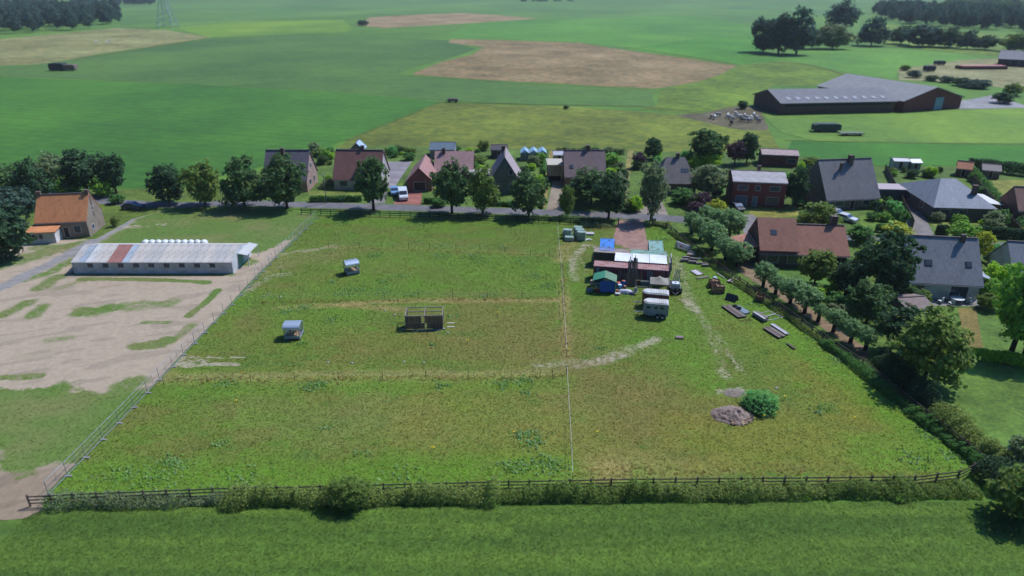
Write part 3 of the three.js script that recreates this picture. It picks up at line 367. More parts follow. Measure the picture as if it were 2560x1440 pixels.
// trees and shrubs of the village and beyond: [name, label, x, foot y, top y, width, leaf, crown]
const greens = [
  ['garden_tree', 'large dark tree with wide crown behind orange roofed house', 222, 486, 374, 112, 'dark', 'round'], ['garden_tree', 'dark tree with rounded crown beside the wide tree behind orange roof', 292, 484, 384, 70, 'dark', 'round'],
  ['garden_tree', 'pale green open tree behind the orange roofed house', 140, 474, 384, 70, 'grey', 'round'], ['garden_tree', 'brownish dark tree at the gable of orange roofed house', 92, 520, 402, 88, 'dark', 'round'], ['garden_tree', 'mixed green tree rising at the far garden corner', 20, 510, 408, 110, 'oak', 'round'],
  ['garden_tree', 'big dense dark tree beside the porch of orange roofed house', 16, 650, 496, 150, 'dark', 'bush'], ['garden_tree', 'blue green bushy tree between dense dark trees', 42, 560, 470, 110, 'blue', 'round'],
  ['garden_shrub', 'light green shrub under the wide dark tree', 180, 480, 436, 70, 'light', 'bush'], ['garden_shrub', 'light green shrub beside the lane end', 256, 492, 434, 52, 'light', 'bush'], ['garden_shrub', 'low dark shrub beside orange house gable', 296, 508, 482, 36, 'box', 'bush'], ['garden_shrub', 'thin bush beside the lane near orange house gable', 289, 566, 536, 20, 'hedge', 'bush'],
  ['garden_tree', 'round spreading tree before the brown roofed house with black garage', 1478, 512, 424, 118, 'oak', 'round'], ['garden_tree', 'grey green tree beside the spreading tree and tan path', 1540, 512, 432, 66, 'grey', 'round'], ['garden_tree', 'dark round tree behind the slate house with skylight', 1632, 398, 344, 46, 'dark', 'round'], ['garden_tree', 'wide green tree behind the slate house garden', 1762, 410, 322, 92, 'oak', 'round'], ['garden_tree', 'dark tree next to the purple tree', 1866, 408, 328, 58, 'dark', 'tall'], ['garden_tree', 'purple leaved round tree among green trees', 1836, 412, 350, 52, 'purple', 'round'], ['garden_shrub', 'bright lime round shrub before the wide green tree', 1774, 414, 370, 62, 'lime', 'bush'], ['garden_tree', 'grey green tree between slate house and red brick house', 1768, 496, 410, 92, 'grey', 'round'], ['garden_shrub', 'dark purple bush before the grey green tree', 1752, 520, 474, 50, 'purple', 'bush'], ['garden_shrub', 'dark green bush before slate house with skylight', 1706, 510, 464, 56, 'box', 'bush'], ['garden_shrub', 'golden shrub at the kerb near willows', 1790, 536, 494, 46, 'gold', 'bush'], ['garden_shrub', 'grey mauve bush near the kerb', 1738, 530, 500, 40, 'purple', 'bush'],
  ['garden_tree', 'dense dark green tree between red brick house and grey roofed house', 1986, 514, 418, 64, 'dark', 'round'], ['garden_tree', 'slim bright conifer behind dark green garden tree', 2000, 440, 402, 22, 'lime', 'tall'], ['garden_tree', 'olive tree behind the grey roofed house', 2030, 430, 392, 56, 'olive', 'round'], ['garden_shrub', 'bright green shrub beside the big grey roof', 2026, 478, 434, 44, 'lime', 'bush'], ['garden_tree', 'wide olive tree before red brick house lawn', 2036, 598, 508, 112, 'olive', 'round'], ['garden_shrub', 'green conical shrub beside conifer and red brick house', 1962, 470, 430, 40, 'light', 'bush'],
  ['garden_shrub', 'green shrub under tiled bungalow gable', 2146, 606, 556, 60, 'box', 'bush'], ['garden_shrub', 'yellow green round shrub near the drive gate', 2242, 590, 556, 66, 'gold', 'bush'], ['garden_shrub', 'green bush on the small front lawn', 2180, 550, 528, 30, 'box', 'bush'], ['garden_shrub', 'second green bush on the small front lawn beside path', 2210, 552, 528, 30, 'light', 'bush'], ['garden_shrub', 'tall dark bush beside fenced drive', 2246, 562, 520, 36, 'box', 'bush'], ['garden_shrub', 'dark bush by grey roofed house corner', 2210, 486, 462, 34, 'box', 'bush'], ['garden_shrub', 'bright bush under brown fence line', 2190, 520, 494, 40, 'lime', 'bush'],
  ['garden_tree', 'pale green round tree behind slate house ridge', 2400, 602, 554, 66, 'light', 'round'], ['garden_tree', 'yellow leaved tree over slate house ridge', 2446, 650, 576, 50, 'gold', 'round'], ['garden_shrub', 'round green bush beside the far lane', 2484, 642, 604, 36, 'nettle', 'bush'], ['garden_shrub', 'grey shrub before hipped roof house', 2340, 552, 524, 34, 'grey', 'bush'], ['garden_shrub', 'green shrub before hipped roof house window', 2396, 558, 532, 36, 'light', 'bush'], ['garden_shrub', 'grey green shrub by glass veranda', 2480, 570, 520, 46, 'grey', 'bush'],
  ['garden_tree', 'huge dark spreading tree beside slate house gable', 2200, 752, 580, 136, 'dark', 'round'], ['garden_tree', 'dark dense tree below the huge spreading tree', 2110, 740, 658, 80, 'dark', 'round'], ['garden_tree', 'brown green domed tree on the bungalow lawn edge', 2166, 808, 708, 104, 'oak', 'round'], ['garden_tree', 'small olive tree on bungalow lawn with bare stem', 2036, 712, 624, 84, 'olive', 'round'], ['garden_tree', 'dark domed tree beside garden hut', 2250, 880, 770, 112, 'dark', 'round'], ['garden_tree', 'large olive crowned tree hanging over the fence scrub', 2306, 960, 786, 180, 'olive', 'round'], ['garden_tree', 'bright bushy tree beside terrace of slate house', 2528, 880, 660, 150, 'light', 'round'], ['garden_tree', 'dark tree shading the lawn hedge', 2560, 890, 700, 120, 'dark', 'round'], ['garden_shrub', 'light green shrub beside slate house corner', 2470, 740, 690, 50, 'light', 'bush'], ['garden_shrub', 'yellow green shrub by the grey roofed annex', 2480, 720, 650, 60, 'lime', 'bush'], ['garden_shrub', 'olive bush before slate house wall', 2292, 760, 720, 60, 'olive', 'bush'], ['garden_shrub', 'yellow olive shrub by the brown hut', 2222, 820, 770, 50, 'gold', 'bush'], ['garden_shrub', 'dull bush beside terrace furniture', 2468, 772, 730, 50, 'olive', 'bush'], ['garden_shrub', 'greyish round bush at the fence corner', 2546, 1180, 1082, 90, 'grey', 'bush'], ['garden_shrub', 'green shrub beyond fence corner on lawn', 2530, 1290, 1160, 130, 'olive', 'bush'],
  ['garden_shrub', 'dark clipped shrub behind the red brick driveway house', 1025, 400, 378, 30, 'box', 'bush'], ['garden_shrub', 'hedge like shrub before driveway house lawn', 1098, 516, 492, 36, 'box', 'bush'], ['garden_shrub', 'low yellow shrub behind the first slate roof', 800, 390, 368, 40, 'olive', 'bush'], ['garden_shrub', 'green shrub in bright back garden beside tan path', 1530, 420, 380, 44, 'light', 'bush'], ['garden_shrub', 'lime shrub beside tan path behind brown roof', 1536, 450, 414, 46, 'lime', 'bush'], ['garden_shrub', 'green shrub beside tan path end', 1576, 526, 492, 40, 'olive', 'bush'], ['garden_shrub', 'dark shrub at brown roof corner', 1550, 462, 420, 40, 'dark', 'bush'], ['garden_shrub', 'bright shrub at kerb before tan path', 1590, 528, 484, 36, 'lime', 'bush'], ['garden_shrub', 'dark shrub at the back of tan path', 1596, 420, 374, 36, 'purple', 'bush'], ['garden_shrub', 'dull shrub behind black garage', 1480, 392, 366, 40, 'dark', 'bush'], ['garden_shrub', 'lone shrub by back hedge', 1520, 392, 362, 26, 'grey', 'bush'], ['garden_shrub', 'green shrub behind grey gabled house', 1196, 410, 384, 46, 'olive', 'bush'],
  ['farm_tree', 'dark tree at the end of farm copse', 1908, 130, 42, 84, 'blue', 'round'], ['farm_tree', 'dark inner tree of farm copse', 1945, 134, 34, 84, 'blue', 'round'], ['farm_tree', 'tallest tree of farm copse', 1990, 136, 20, 104, 'blue', 'round'], ['farm_tree', 'grey green tree joining the copse', 2030, 122, 70, 60, 'grey', 'round'], ['farm_tree', 'dull green tree beside the copse', 2080, 122, 56, 84, 'grey', 'round'], ['farm_tree', 'far dark tree behind the copse', 2096, 84, 0, 92, 'blue', 'round'], ['farm_tree', 'dark rounded tree in meadow line', 2178, 114, 44, 78, 'blue', 'round'], ['farm_tree', 'mid green tree in meadow line', 2250, 110, 64, 60, 'dark', 'round'], ['farm_tree', 'broad dark tree in meadow line', 2306, 116, 60, 92, 'blue', 'round'], ['farm_tree', 'dark tree after broad tree in meadow line', 2362, 118, 68, 70, 'dark', 'round'], ['farm_tree', 'narrow dark tree in meadow line', 2416, 122, 76, 44, 'blue', 'round'], ['farm_tree', 'last low tree in meadow line', 2462, 124, 88, 50, 'dark', 'round'], ['farm_tree', 'olive tree behind far dark barn', 2536, 128, 82, 70, 'olive', 'round'],
  ['farm_shrub', 'dark shrub at corner of farm yard', 2284, 194, 172, 34, 'blue', 'bush'], ['farm_shrub', 'shrub on farm yard edge beside barn ridge', 2330, 202, 186, 34, 'dark', 'bush'], ['farm_shrub', 'dark shrub on yard edge behind barn gable', 2366, 206, 188, 36, 'blue', 'bush'], ['farm_shrub', 'long dark shrub on yard edge', 2440, 220, 194, 66, 'blue', 'bush'], ['farm_shrub', 'second long dark shrub on yard edge', 2404, 214, 190, 44, 'dark', 'bush'], ['farm_shrub', 'green shrub beside stacked bales at farm', 2530, 238, 204, 46, 'olive', 'bush'], ['farm_shrub', 'thin shrub on farm yard corner', 2262, 176, 160, 26, 'olive', 'bush'], ['farm_shrub', 'dull bush beside the concrete yard', 2505, 258, 226, 50, 'dark', 'bush'], ['field_bush', 'lone dark bush by the ploughed strip', 908, 64, 48, 24, 'blue', 'bush'], ['field_bush', 'small dark bush on the pasture edge', 1415, 272, 262, 14, 'dark', 'bush'], ['field_bush', 'low bush near the muddy yard', 1855, 272, 248, 26, 'dark', 'bush'],
];
for (const [name, label, x, y, ty, w, leaf, kind] of greens) {
  const p = G(x, y), h = Math.max(0.8, heightAt(p, ty)), r = w / 2 / pxm(y, Math.min(h * 0.55, 20)) * (y < 140 ? 1.2 : 1); tree(name, label, kind === 'bush' ? 'shrub' : 'tree', undefined, p, h, r, leaf, kind, kind === 'bush' ? { low: 0.02, tr: 0.06 } : y < 140 ? { low: 0.02 } : { low: 0.16 });
}
// pollard willows along the paddock's side fence: [x, foot y, crown width]
const willows = [[1728, 584, 44], [1751, 598, 50], [1763, 570, 48], [1779, 626, 66], [1797, 582, 54], [1822, 596, 72], [1812, 650, 54], [1842, 666, 62], [1907, 717, 52], [1938, 735, 40], [1975, 758, 60], [2011, 782, 60], [2045, 803, 36], [2083, 829, 48], [2126, 856, 48], [2163, 874, 46]];
for (const [x, y, w] of willows) {
  const p = G(x, y), r = w / 2 / pxm(y, 2.2), t = thing('pollard_willow', 'pollard willow with grey green ball crown on thick short trunk', 'tree', p, 0, 'pollard willows along the side fence'), k = treeCount++, th = rr(1.05, 1.4);
  srand(700 + k); part('trunk', [rod([0, -0.05, 0], [0.03, th, 0], 0.3, 0.24, 9), rod([0.03, th, 0], [0.02, th + 0.35, 0.02], 0.36, 0.28, 9), ...[0, 1, 2, 3, 4, 5, 6].map((i) => rod([0, th + 0.2, 0], [Math.cos(i * 0.9) * r * 0.6, th + r * rr(0.8, 1.3), Math.sin(i * 0.9) * r * 0.6], 0.05, 0.02, 4))], barkDark, t);
  const c = part('crown', crowns.ball[k % 3], LEAF.willow, t); c.position.y = th + r * 0.8; c.scale.set(r * rr(1.15, 1.45), r * rr(1.05, 1.4), r * rr(1.15, 1.45)); c.rotation.y = k * 2.1;
}
// hedges: leaves spread through a band along a line
function bandLeaves(line, w, h, n, leaf, seed, wob = 0.5, bias = 0.7) {
  srand(seed); const P = [], C = [], L = [0]; for (let i = 1; i < line.length; i++) L.push(L[i - 1] + line[i].distanceTo(line[i - 1])); const tot = L[L.length - 1];
  for (let k = 0; k < n; k++) {
    const s = rnd() * tot; let i = 1; while (L[i] < s) i++; const a = line[i - 1], b = line[i], t = (s - L[i - 1]) / (L[i] - L[i - 1]), d = b.clone().sub(a).normalize(), hh = h * (1 - wob * 0.4 + wob * clamp((fbm(s * 0.45, seed, 401, 3) - 0.5) * 2.6 + 0.5) + wob * 0.35 * (noise(s * 2.2, seed, 405) - 0.5)), ang = rnd() * Math.PI, q = Math.pow(rnd(), 0.3), ox = Math.cos(ang) * w / 2 * q * (0.6 + 0.75 * noise(s * 0.6, seed + 7, 407)), oy = (wob > 0.3 && noise(s * 2.6, seed + 3, 409) > 0.7 ? 1.35 : 1) * Math.pow(Math.sin(ang), 0.7) * hh * q;
    addLeaf(P, C, new THREE.Vector3(a.x + (b.x - a.x) * t - d.z * ox, Math.max(0.03, oy), a.z + (b.z - a.z) * t + d.x * ox), new THREE.Vector3(-d.z * Math.cos(ang), Math.sin(ang), d.x * Math.cos(ang)), leaf, bias);
  }
  return leafGeo(P, C);
}
function hedge(name, label, pts, w, h, n, leaf, m, seed, wob = 0.5, cat = 'hedge', group) { const c = pts.reduce((a, p) => a.add(p), new THREE.Vector3()).multiplyScalar(1 / pts.length), t = thing(name, label, cat, c, 0, group); part('foliage', bandLeaves(pts.map((p) => p.clone().sub(c)), w, h, n, leaf, seed, wob), LEAF[m], t); return t; }
// scrub outside the front rails, in stretches that differ
hedge('scrub_hedge', 'thin dry scrub below the end of the front rail fence', gpts([[120, 1262], [330, 1258], [560, 1253]]), 2.0, 0.75, 6500, 0.09, 'grey', 61, 1.0);
hedge('scrub_hedge', 'dense bramble scrub outside front rails before the tall shrub', gpts([[560, 1254], [700, 1251], [860, 1250]]), 2.2, 0.98, 7000, 0.1, 'hedge', 62, 0.9);
hedge('scrub_hedge', 'dense bramble scrub hiding the rails after the tall shrub', gpts([[880, 1250], [1060, 1247], [1250, 1243]]), 2.3, 1.15, 8200, 0.1, 'hedge', 63, 0.8);
hedge('scrub_hedge', 'mixed bramble scrub where the white wire meets the rails', gpts([[1250, 1243], [1450, 1239], [1640, 1237]]), 2.2, 0.9, 7800, 0.1, 'olive', 64, 0.95);
hedge('scrub_hedge', 'leafy scrub below the clear stretch of front rails', gpts([[1640, 1238], [1850, 1235], [2060, 1232]]), 2.2, 0.9, 8400, 0.1, 'hedge', 65, 0.85);
hedge('scrub_hedge', 'bushy scrub below the front rails near the corner', gpts([[2060, 1232], [2250, 1230], [2440, 1226]]), 2.3, 0.95, 8400, 0.1, 'olive', 66, 0.9);
{ const p = G(876, 1262), t = thing('tall_shrub', 'tall round leafy shrub rising over the front rail fence', 'shrub', p); part('stems', [0, 1, 2, 3, 4, 5].map((i) => rod([0, 0, 0], [Math.cos(i) * 0.9, 1.9, Math.sin(i) * 0.8], 0.06, 0.02, 5)), barkDark, t); const c = part('foliage', crownGeo(811, { clumps: 420, per: 18, leaf: 0.045, spread: 0.1, lobes: [[0, 0, 0, 0.85, 0.8, 0.8], [0.35, 0.25, 0.1, 0.5, 0.5, 0.5], [-0.35, 0.2, 0, 0.5, 0.55, 0.5], [0, -0.4, 0, 0.8, 0.5, 0.7]] }), LEAF.olive, t); c.position.y = 1.5; c.scale.set(2.7, 1.75, 2.0); }
const sideLine = (list) => list.map(([x, y]) => G(x, y, 1.15).setY(0));
hedge('side_scrub', 'low grassy scrub along the side fence near the road', sideLine([[1676, 566], [1762, 634], [1831, 683]]), 1.3, 0.4, 5000, 0.1, 'olive', 71, 0.6);
hedge('side_scrub', 'low scrub along side fence beside the stored timber', sideLine([[1831, 683], [1890, 722], [1957, 765], [2060, 836]]), 1.4, 0.46, 6500, 0.1, 'hedge', 72, 0.6);
hedge('side_scrub', 'thick bramble scrub inside the side fence', sideLine([[2055, 838], [2158, 906], [2285, 1008]]), 1.7, 0.75, 8500, 0.1, 'box', 73, 0.6);
hedge('side_scrub', 'dark bramble scrub beside the fence corner', sideLine([[2280, 1005], [2380, 1082], [2470, 1150]]), 1.8, 0.75, 7500, 0.1, 'box', 74, 0.6);
hedge('outer_scrub', 'high dark thicket outside the side fence', gpts([[2196, 912], [2300, 1000], [2340, 1036]]), 3.0, 1.9, 9500, 0.12, 'dark', 75, 0.6);
hedge('outer_scrub', 'pale green thicket outside the fence corner', gpts([[2340, 1040], [2430, 1112], [2530, 1190]]), 3.2, 1.5, 9500, 0.12, 'hedge', 76, 0.6);
hedge('outer_scrub', 'scrub behind the cut corner of fence', gpts([[2480, 1180], [2540, 1240], [2640, 1270]]), 4, 1.8, 7000, 0.14, 'dark', 77, 0.6);
hedge('rail_scrub', 'dark low bushes behind the back rails near entrance', gpts([[1330, 548], [1400, 552], [1450, 556], [1530, 560]]), 1.5, 0.95, 3600, 0.11, 'box', 78, 1.0);
hedge('rail_scrub', 'thin greyish weeds inside the back rails near entrance', gpts([[1450, 566], [1500, 568], [1535, 566]]), 2.0, 0.5, 1300, 0.09, 'grey', 79, 1.0);
hedge('rail_scrub', 'scrub beside entrance gate post and fence', gpts([[1630, 562], [1655, 566], [1672, 570]]), 1.4, 0.8, 2200, 0.1, 'hedge', 80, 0.7);
// garden hedges
for (const [label, pts, w, h, m, n] of [['long clipped hedge along kerb before the first slate house', [[775, 504], [905, 503]], 1.2, 1.3, 'box', 2600], ['clipped hedge beside red brick driveway', [[1060, 508], [1098, 509]], 1.2, 1.2, 'box', 1200], ['clipped hedge at kerb between roadside trees', [[1220, 514], [1300, 516]], 1.2, 1.0, 'box', 1600], ['tall clipped hedge beside the tan grass path', [[1352, 470], [1366, 400]], 1.4, 1.8, 'box', 2200], ['long dark conifer hedge at the end of back gardens', [[2416, 420], [2560, 440], [2760, 460]], 2.2, 3.0, 'dark', 11000], ['long clipped hedge running down beside brown fence', [[2424, 428], [2500, 510], [2570, 590]], 1.6, 2.0, 'box', 4200], ['dark front hedge before hipped roof house', [[2436, 588], [2556, 600]], 1.6, 2.0, 'dark', 2600], ['short dark hedge beside drive gate', [[2338, 588], [2366, 590]], 1.5, 2.0, 'dark', 1200], ['bright clipped hedge across the big lawn', [[2420, 892], [2520, 906], [2660, 924]], 1.5, 1.4, 'lime', 4200], ['dark clipped hedge at end of small front lawn', [[2188, 578], [2240, 580]], 1.4, 1.4, 'box', 1400], ['low hedge behind slate house toward pasture', [[1390, 384], [1470, 386], [1560, 386]], 1.6, 1.6, 'dark', 2400], ['low hedge behind driveway houses', [[962, 382], [1040, 382]], 1.5, 1.4, 'olive', 1600], ['low clipped hedge by the far lane', [[2490, 672], [2540, 680]], 1.4, 1.2, 'box', 1200], ['clipped dark hedge before lawn of slate house with skylight', [[1560, 524], [1600, 520]], 1.2, 1.0, 'box', 900], ['dark low hedge below brown fence', [[2216, 496], [2240, 540]], 1.4, 1.3, 'box', 1400]]) hedge('garden_hedge', label, gpts(pts), w, h, n, 0.2, m, 500 + pts[0][0], 0.15);
// far woods that read as one mass
function wood(name, label, list, count, seed, leaf, hr) {
  srand(seed); const poly = gpts(list), xs = poly.map((p) => p.x), zs = poly.map((p) => p.z), X0 = Math.min(...xs), X1 = Math.max(...xs), Z0 = Math.min(...zs), Z1 = Math.max(...zs), M = [];
  while (M.length < count) { const x = rr(X0, X1), z = rr(Z0, Z1); if (inside(x, z, poly)) { const h = rr(...hr), m = new THREE.Matrix4().makeRotationY(rnd() * 6.28).scale(new THREE.Vector3(h * rr(0.34, 0.46), h * 0.5, h * rr(0.34, 0.46))).setPosition(x, h * 0.48, z); M.push(m); } }
  const o = new THREE.InstancedMesh(crowns.far[seed % 2], LEAF[leaf], count), c = new THREE.Color(); M.forEach((m, i) => { o.setMatrixAt(i, m); const k = rr(0.75, 1.25); o.setColorAt(i, c.setRGB(k * rr(0.9, 1.1), k, k)); }); o.name = numbered(name); o.castShadow = o.receiveShadow = true; scene.add(o); tag(o, label, 'wood', undefined, 'stuff');
}
wood('forest', 'dark wood standing behind the stubble field', [[-420, 110], [0, 92], [100, 84], [180, 78], [288, 66], [304, 44], [290, 24], [-420, 30]], 420, 1001, 'blue', [17, 26]);
wood('forest', 'far strip of trees beyond the pylon', [[290, 14], [380, 12], [390, 9], [290, 10]], 40, 1002, 'blue', [12, 18]);
wood('forest', 'dark tree belt beyond the farm meadow', [[2180, 36], [2260, 60], [2360, 66], [2460, 78], [2720, 88], [2720, 62], [2500, 48], [2300, 30], [2190, 26]], 260, 1003, 'blue', [16, 24]);
wood('forest', 'paler scattered trees behind the dark tree belt', [[2330, 32], [2480, 40], [2720, 44], [2720, 18], [2400, 14]], 150, 1004, 'oak', [16, 24]);
wood('forest', 'thin far line of trees on the plain', [[1300, 5.2], [1430, 5.2], [1430, 4.2], [1300, 4.2]], 26, 1005, 'blue', [9, 12]);
// ---------- fences ----------
const UNIT = new THREE.BoxGeometry(1, 1, 1), woodGrey = mat(122, 108, 98, 0.95, { map: tiled(texWood, 1) }), woodDark = mat(84, 70, 62, 0.95, { map: tiled(texWood, 1) }), woodPale = mat(158, 146, 138, 0.95, { map: tiled(texWood, 1) }), woodWarm = mat(150, 112, 84, 0.95, { map: tiled(texWood, 1) });
const steel = mat(150, 156, 162, 0.5, { metalness: 0.6 }), darkSteel = mat(92, 96, 102, 0.6, { metalness: 0.4 }), rust = mat(120, 84, 62, 0.9), concrete = mat(176, 172, 168, 0.95, { map: tiled(texGrit, 2) }), plasticWhite = mat(214, 212, 208, 0.6), black = mat(34, 34, 38, 0.7), rubber = mat(30, 30, 32, 0.9);
function stick(name, a, b, w, h, m, parent) { const o = part(name, UNIT, m, parent), d = b.clone().sub(a); o.position.copy(a).add(b).multiplyScalar(0.5); o.scale.set(d.length(), h, w); o.rotation.set(0, Math.atan2(-d.z, d.x), Math.asin(clamp(d.y / d.length(), -1, 1)), 'YXZ'); return o; }
function railFence(name, label, tops, railH, spacing, levels, m, pm, seed, capped = 0) {
  const pts = tops.map(([x, y]) => G(x, y, railH).setY(0)), c = pts[0].clone(), t = thing(name, label, 'fence', c); srand(seed);
  const P = []; for (let i = 0; i < pts.length - 1; i++) { const L = pts[i].distanceTo(pts[i + 1]), n = Math.max(1, Math.round(L / spacing)); for (let k = 0; k < n; k++) P.push(pts[i].clone().lerp(pts[i + 1], k / n)); } P.push(pts[pts.length - 1].clone());
  for (const p of P) { const h = railH + 0.1 + rr(-0.02, 0.04), o = part('post', UNIT, pm, t); o.scale.set(0.13, h, 0.13); o.position.copy(p).sub(c).setY(h / 2); o.rotation.set(gauss() * 0.02, rnd() * 0.2, gauss() * 0.02); }
  for (let i = 0; i < P.length - 1; i++) for (const l of levels) { const a = P[i].clone().sub(c), b = P[i + 1].clone().sub(c), d = b.clone().sub(a).normalize(); a.addScaledVector(d, 0.003); b.addScaledVector(d, -0.003); a.y = l + gauss() * 0.015; b.y = l + gauss() * 0.015; const off = new THREE.Vector3(-d.z, 0, d.x).multiplyScalar(0.085); stick('rail', a.add(off), b.add(off), 0.045, 0.12, m, t); }
  return t;
}
railFence('rail_fence', 'weathered grey post and rail fence above the front scrub', [[67, 1240], [180, 1234], [530, 1220], [800, 1214], [1220, 1203], [1580, 1196], [2290, 1190], [2400, 1177], [2470, 1143]], 1.22, 2.05, [0.42, 0.8, 1.18], woodGrey, woodGrey, 11);
railFence('rail_fence', 'brown post and rail fence between paddock and road', [[752, 521.5], [1050, 530.5], [1240, 537], [1400, 544], [1536, 550]], 1.22, 2.05, [0.42, 0.8, 1.18], woodDark, woodDark, 12);
railFence('rail_fence', 'thin brown side fence running beside the pollard willows', [[1630, 553], [1668, 559], [1700, 583], [1762, 631], [1831, 680], [1890, 720], [1957, 762], [2060, 833], [2158, 898], [2289, 1001], [2470, 1143]], 1.15, 2.3, [0.7, 1.12], woodGrey, woodDark, 13);
for (const x of [1546, 1624]) { const g = thing('gate_post', x < 1600 ? 'wooden entrance post at the end of back rails' : 'wooden entrance post with green sign board', 'post', G(x, 562)); part('post', box(0.18, 1.5, 0.18, 0, 0.75, 0), woodDark, g); if (x > 1600) { part('sign_board', box(1.25, 0.42, 0.03, 0.55, 1.15, 0.12), mat(112, 138, 120, 0.7), g); part('sign_support', [bar([1.1, 0, 0.06], [1.1, 1.3, 0.06], 0.06)], woodDark, g); } }
// wire fences on thin stakes
const stakeMat = mat(70, 60, 52, 0.9), wireMat = mat(206, 204, 196, 0.7), stakeGeo = cyl(0.022, 0.022, 1.2, 0, 0.6, 0, 6);
function wireFence(label, feet, h, wires, thick, group) {
  const pts = feet.map(([x, y]) => G(x, y)), c = pts[0].clone(), t = thing('wire_fence', label, 'fence', c, 0, group); srand(feet.length * 31 + feet[0][0]);
  for (const p of pts) { const o = part('stake', stakeGeo, stakeMat, t); o.position.copy(p).sub(c); o.scale.set(1.2, h / 1.2, 1.2); o.rotation.set(gauss() * 0.03, 0, gauss() * 0.03); }
  for (const y of wires) for (let i = 0; i < pts.length - 1; i++) part('wire', rod(pts[i].clone().sub(c).setY(y), pts[i + 1].clone().sub(c).setY(y), thick, thick, 4), wireMat, t);
}
wireFence('wire fence on thin stakes across the upper paddock behind the hay feeder', [[822, 619], [899, 620], [956, 622], [1022, 623], [1075, 624], [1140, 625], [1200, 627], [1262, 631], [1326, 638], [1373, 640], [1399, 641]], 1.15, [0.6, 1.05], 0.006);
wireFence('wire fence on thin stakes between hay feeder and wooden shelter', [[620, 758], [700, 752], [788, 748], [874, 748], [961, 746], [1047, 747], [1132, 748], [1218, 747], [1305, 746], [1397, 742]], 1.15, [0.6, 1.05], 0.006);
wireFence('wire fence on thin stakes through the long straw strip', [[410, 962], [518, 956], [628, 956], [737, 951], [847, 948], [957, 948], [1065, 947], [1171, 947], [1278, 945], [1350, 944], [1381, 944], [1416, 934]], 1.15, [0.6, 1.05], 0.006);
wireFence('white tape fence from back rails past the straw strip stakes to the bare track', [[1393, 568], [1396, 600], [1399, 641], [1403, 672], [1406, 730], [1410, 790], [1414, 850], [1416, 892]], 1.15, [1.08], 0.02);
wireFence('white tape fence from straw strip down to the front rails', [[1417, 936], [1420, 990], [1424, 1060], [1428, 1130], [1431, 1206]], 1.15, [1.08], 0.02);
// tubular barrier on feet along the sand yard
{
  const feet = [[792, 546], [777, 561], [763, 573], [750, 587], [738, 600], [722, 615], [706, 629], [690, 645], [673, 662], [657, 680], [639, 698], [621, 719], [602, 739], [580, 762], [559, 784], [536, 807], [512, 832], [487, 859], [459, 888], [432, 918], [399, 950], [369, 982], [334, 1019], [297, 1058], [257, 1099], [214, 1144], [169, 1190], [122, 1238]].map(([x, y]) => G(x, y)), c = feet[0].clone();
  const t = thing('barrier_fence', 'long galvanised tubular barrier fence on flat feet beside sand yard', 'fence', c), post = cyl(0.03, 0.03, 1.65, 0, 0.825, 0, 8), foot = box(0.72, 0.09, 0.22, 0, 0.045, 0); srand(5);
  feet.forEach((p, i) => { const q = p.clone().sub(c), o = part('post', post, steel, t); o.position.copy(q); const f = part('foot', foot, concrete, t); f.position.copy(q).add(new THREE.Vector3(0.1, 0.004, 0.05)); f.rotation.y = rr(-0.15, 0.25);
    if (i < feet.length - 1) { const b = feet[i + 1].clone().sub(c), open = i >= 10 && i <= 15; part('bottom_tube', rod(q.clone().setY(0.14), b.clone().setY(0.14), 0.032, 0.032, 6), steel, t); if (!open) { part('top_tube', rod(q.clone().setY(1.62), b.clone().setY(1.62), 0.028, 0.028, 6), steel, t); for (const y of [0.62, 1.12]) part('middle_wire', rod(q.clone().setY(y), b.clone().setY(y), 0.012, 0.012, 4), steel, t); const mid = q.clone().lerp(b, 0.5); part('stay', rod(mid.clone().setY(0.14), mid.clone().setY(1.62), 0.014, 0.014, 5), steel, t); } else if (i % 2) part('middle_wire', rod(q.clone().setY(0.6), b.clone().setY(0.75), 0.012, 0.012, 4), steel, t); } });
}
// ---------- houses ----------
const glassDark = mat(58, 68, 82, 0.15), glassSky = mat(76, 84, 94, 0.06), frameWhite = mat(196, 196, 194, 0.6), frameDark = mat(66, 60, 58, 0.7);
const roofM = (r, g, b) => mat(Math.min(236, r * 1.3), g * 1.3, b * 1.3, 0.9, { map: tiled(texRoof, 4.2) }), wallM = (r, g, b) => mat(r * 1.1, g * 1.1, b * 1.1, 0.95, { map: tiled(texDirt, 5) });
function front(fl, fr, d) { const A = G(...fl), B = G(...fr), v = B.clone().sub(A), turn = Math.atan2(-v.z, v.x), n = new THREE.Vector3(Math.sin(turn), 0, Math.cos(turn)); return { p: A.clone().add(B).multiplyScalar(0.5).addScaledVector(n, -d / 2), turn, w: v.length() }; }
function opening(kind, h, face, u, y, w, ht, W, D, fm, pm) {                  // window or door set on a wall, its pane a sub-part
  const g = new THREE.Group(), e = 0.07, o = part(kind, [box(w, e, 0.1, 0, ht / 2 - e / 2, 0), box(w, e, 0.1, 0, -ht / 2 + e / 2, 0), box(e, ht - 2 * e, 0.1, -w / 2 + e / 2, 0, 0), box(e, ht - 2 * e, 0.1, w / 2 - e / 2, 0, 0)], fm, h); part('pane', box(w - 2 * e - 0.004, ht - 2 * e - 0.004, 0.05, 0, 0, -0.005), pm, o);
  const S = { f: [u, D / 2, 0], b: [u, -D / 2, Math.PI], l: [-W / 2, u, -Math.PI / 2], r: [W / 2, u, Math.PI / 2] }[face]; o.position.set(S[0], y, S[1]); o.rotation.y = S[2]; return o;
}
const footprints = [];
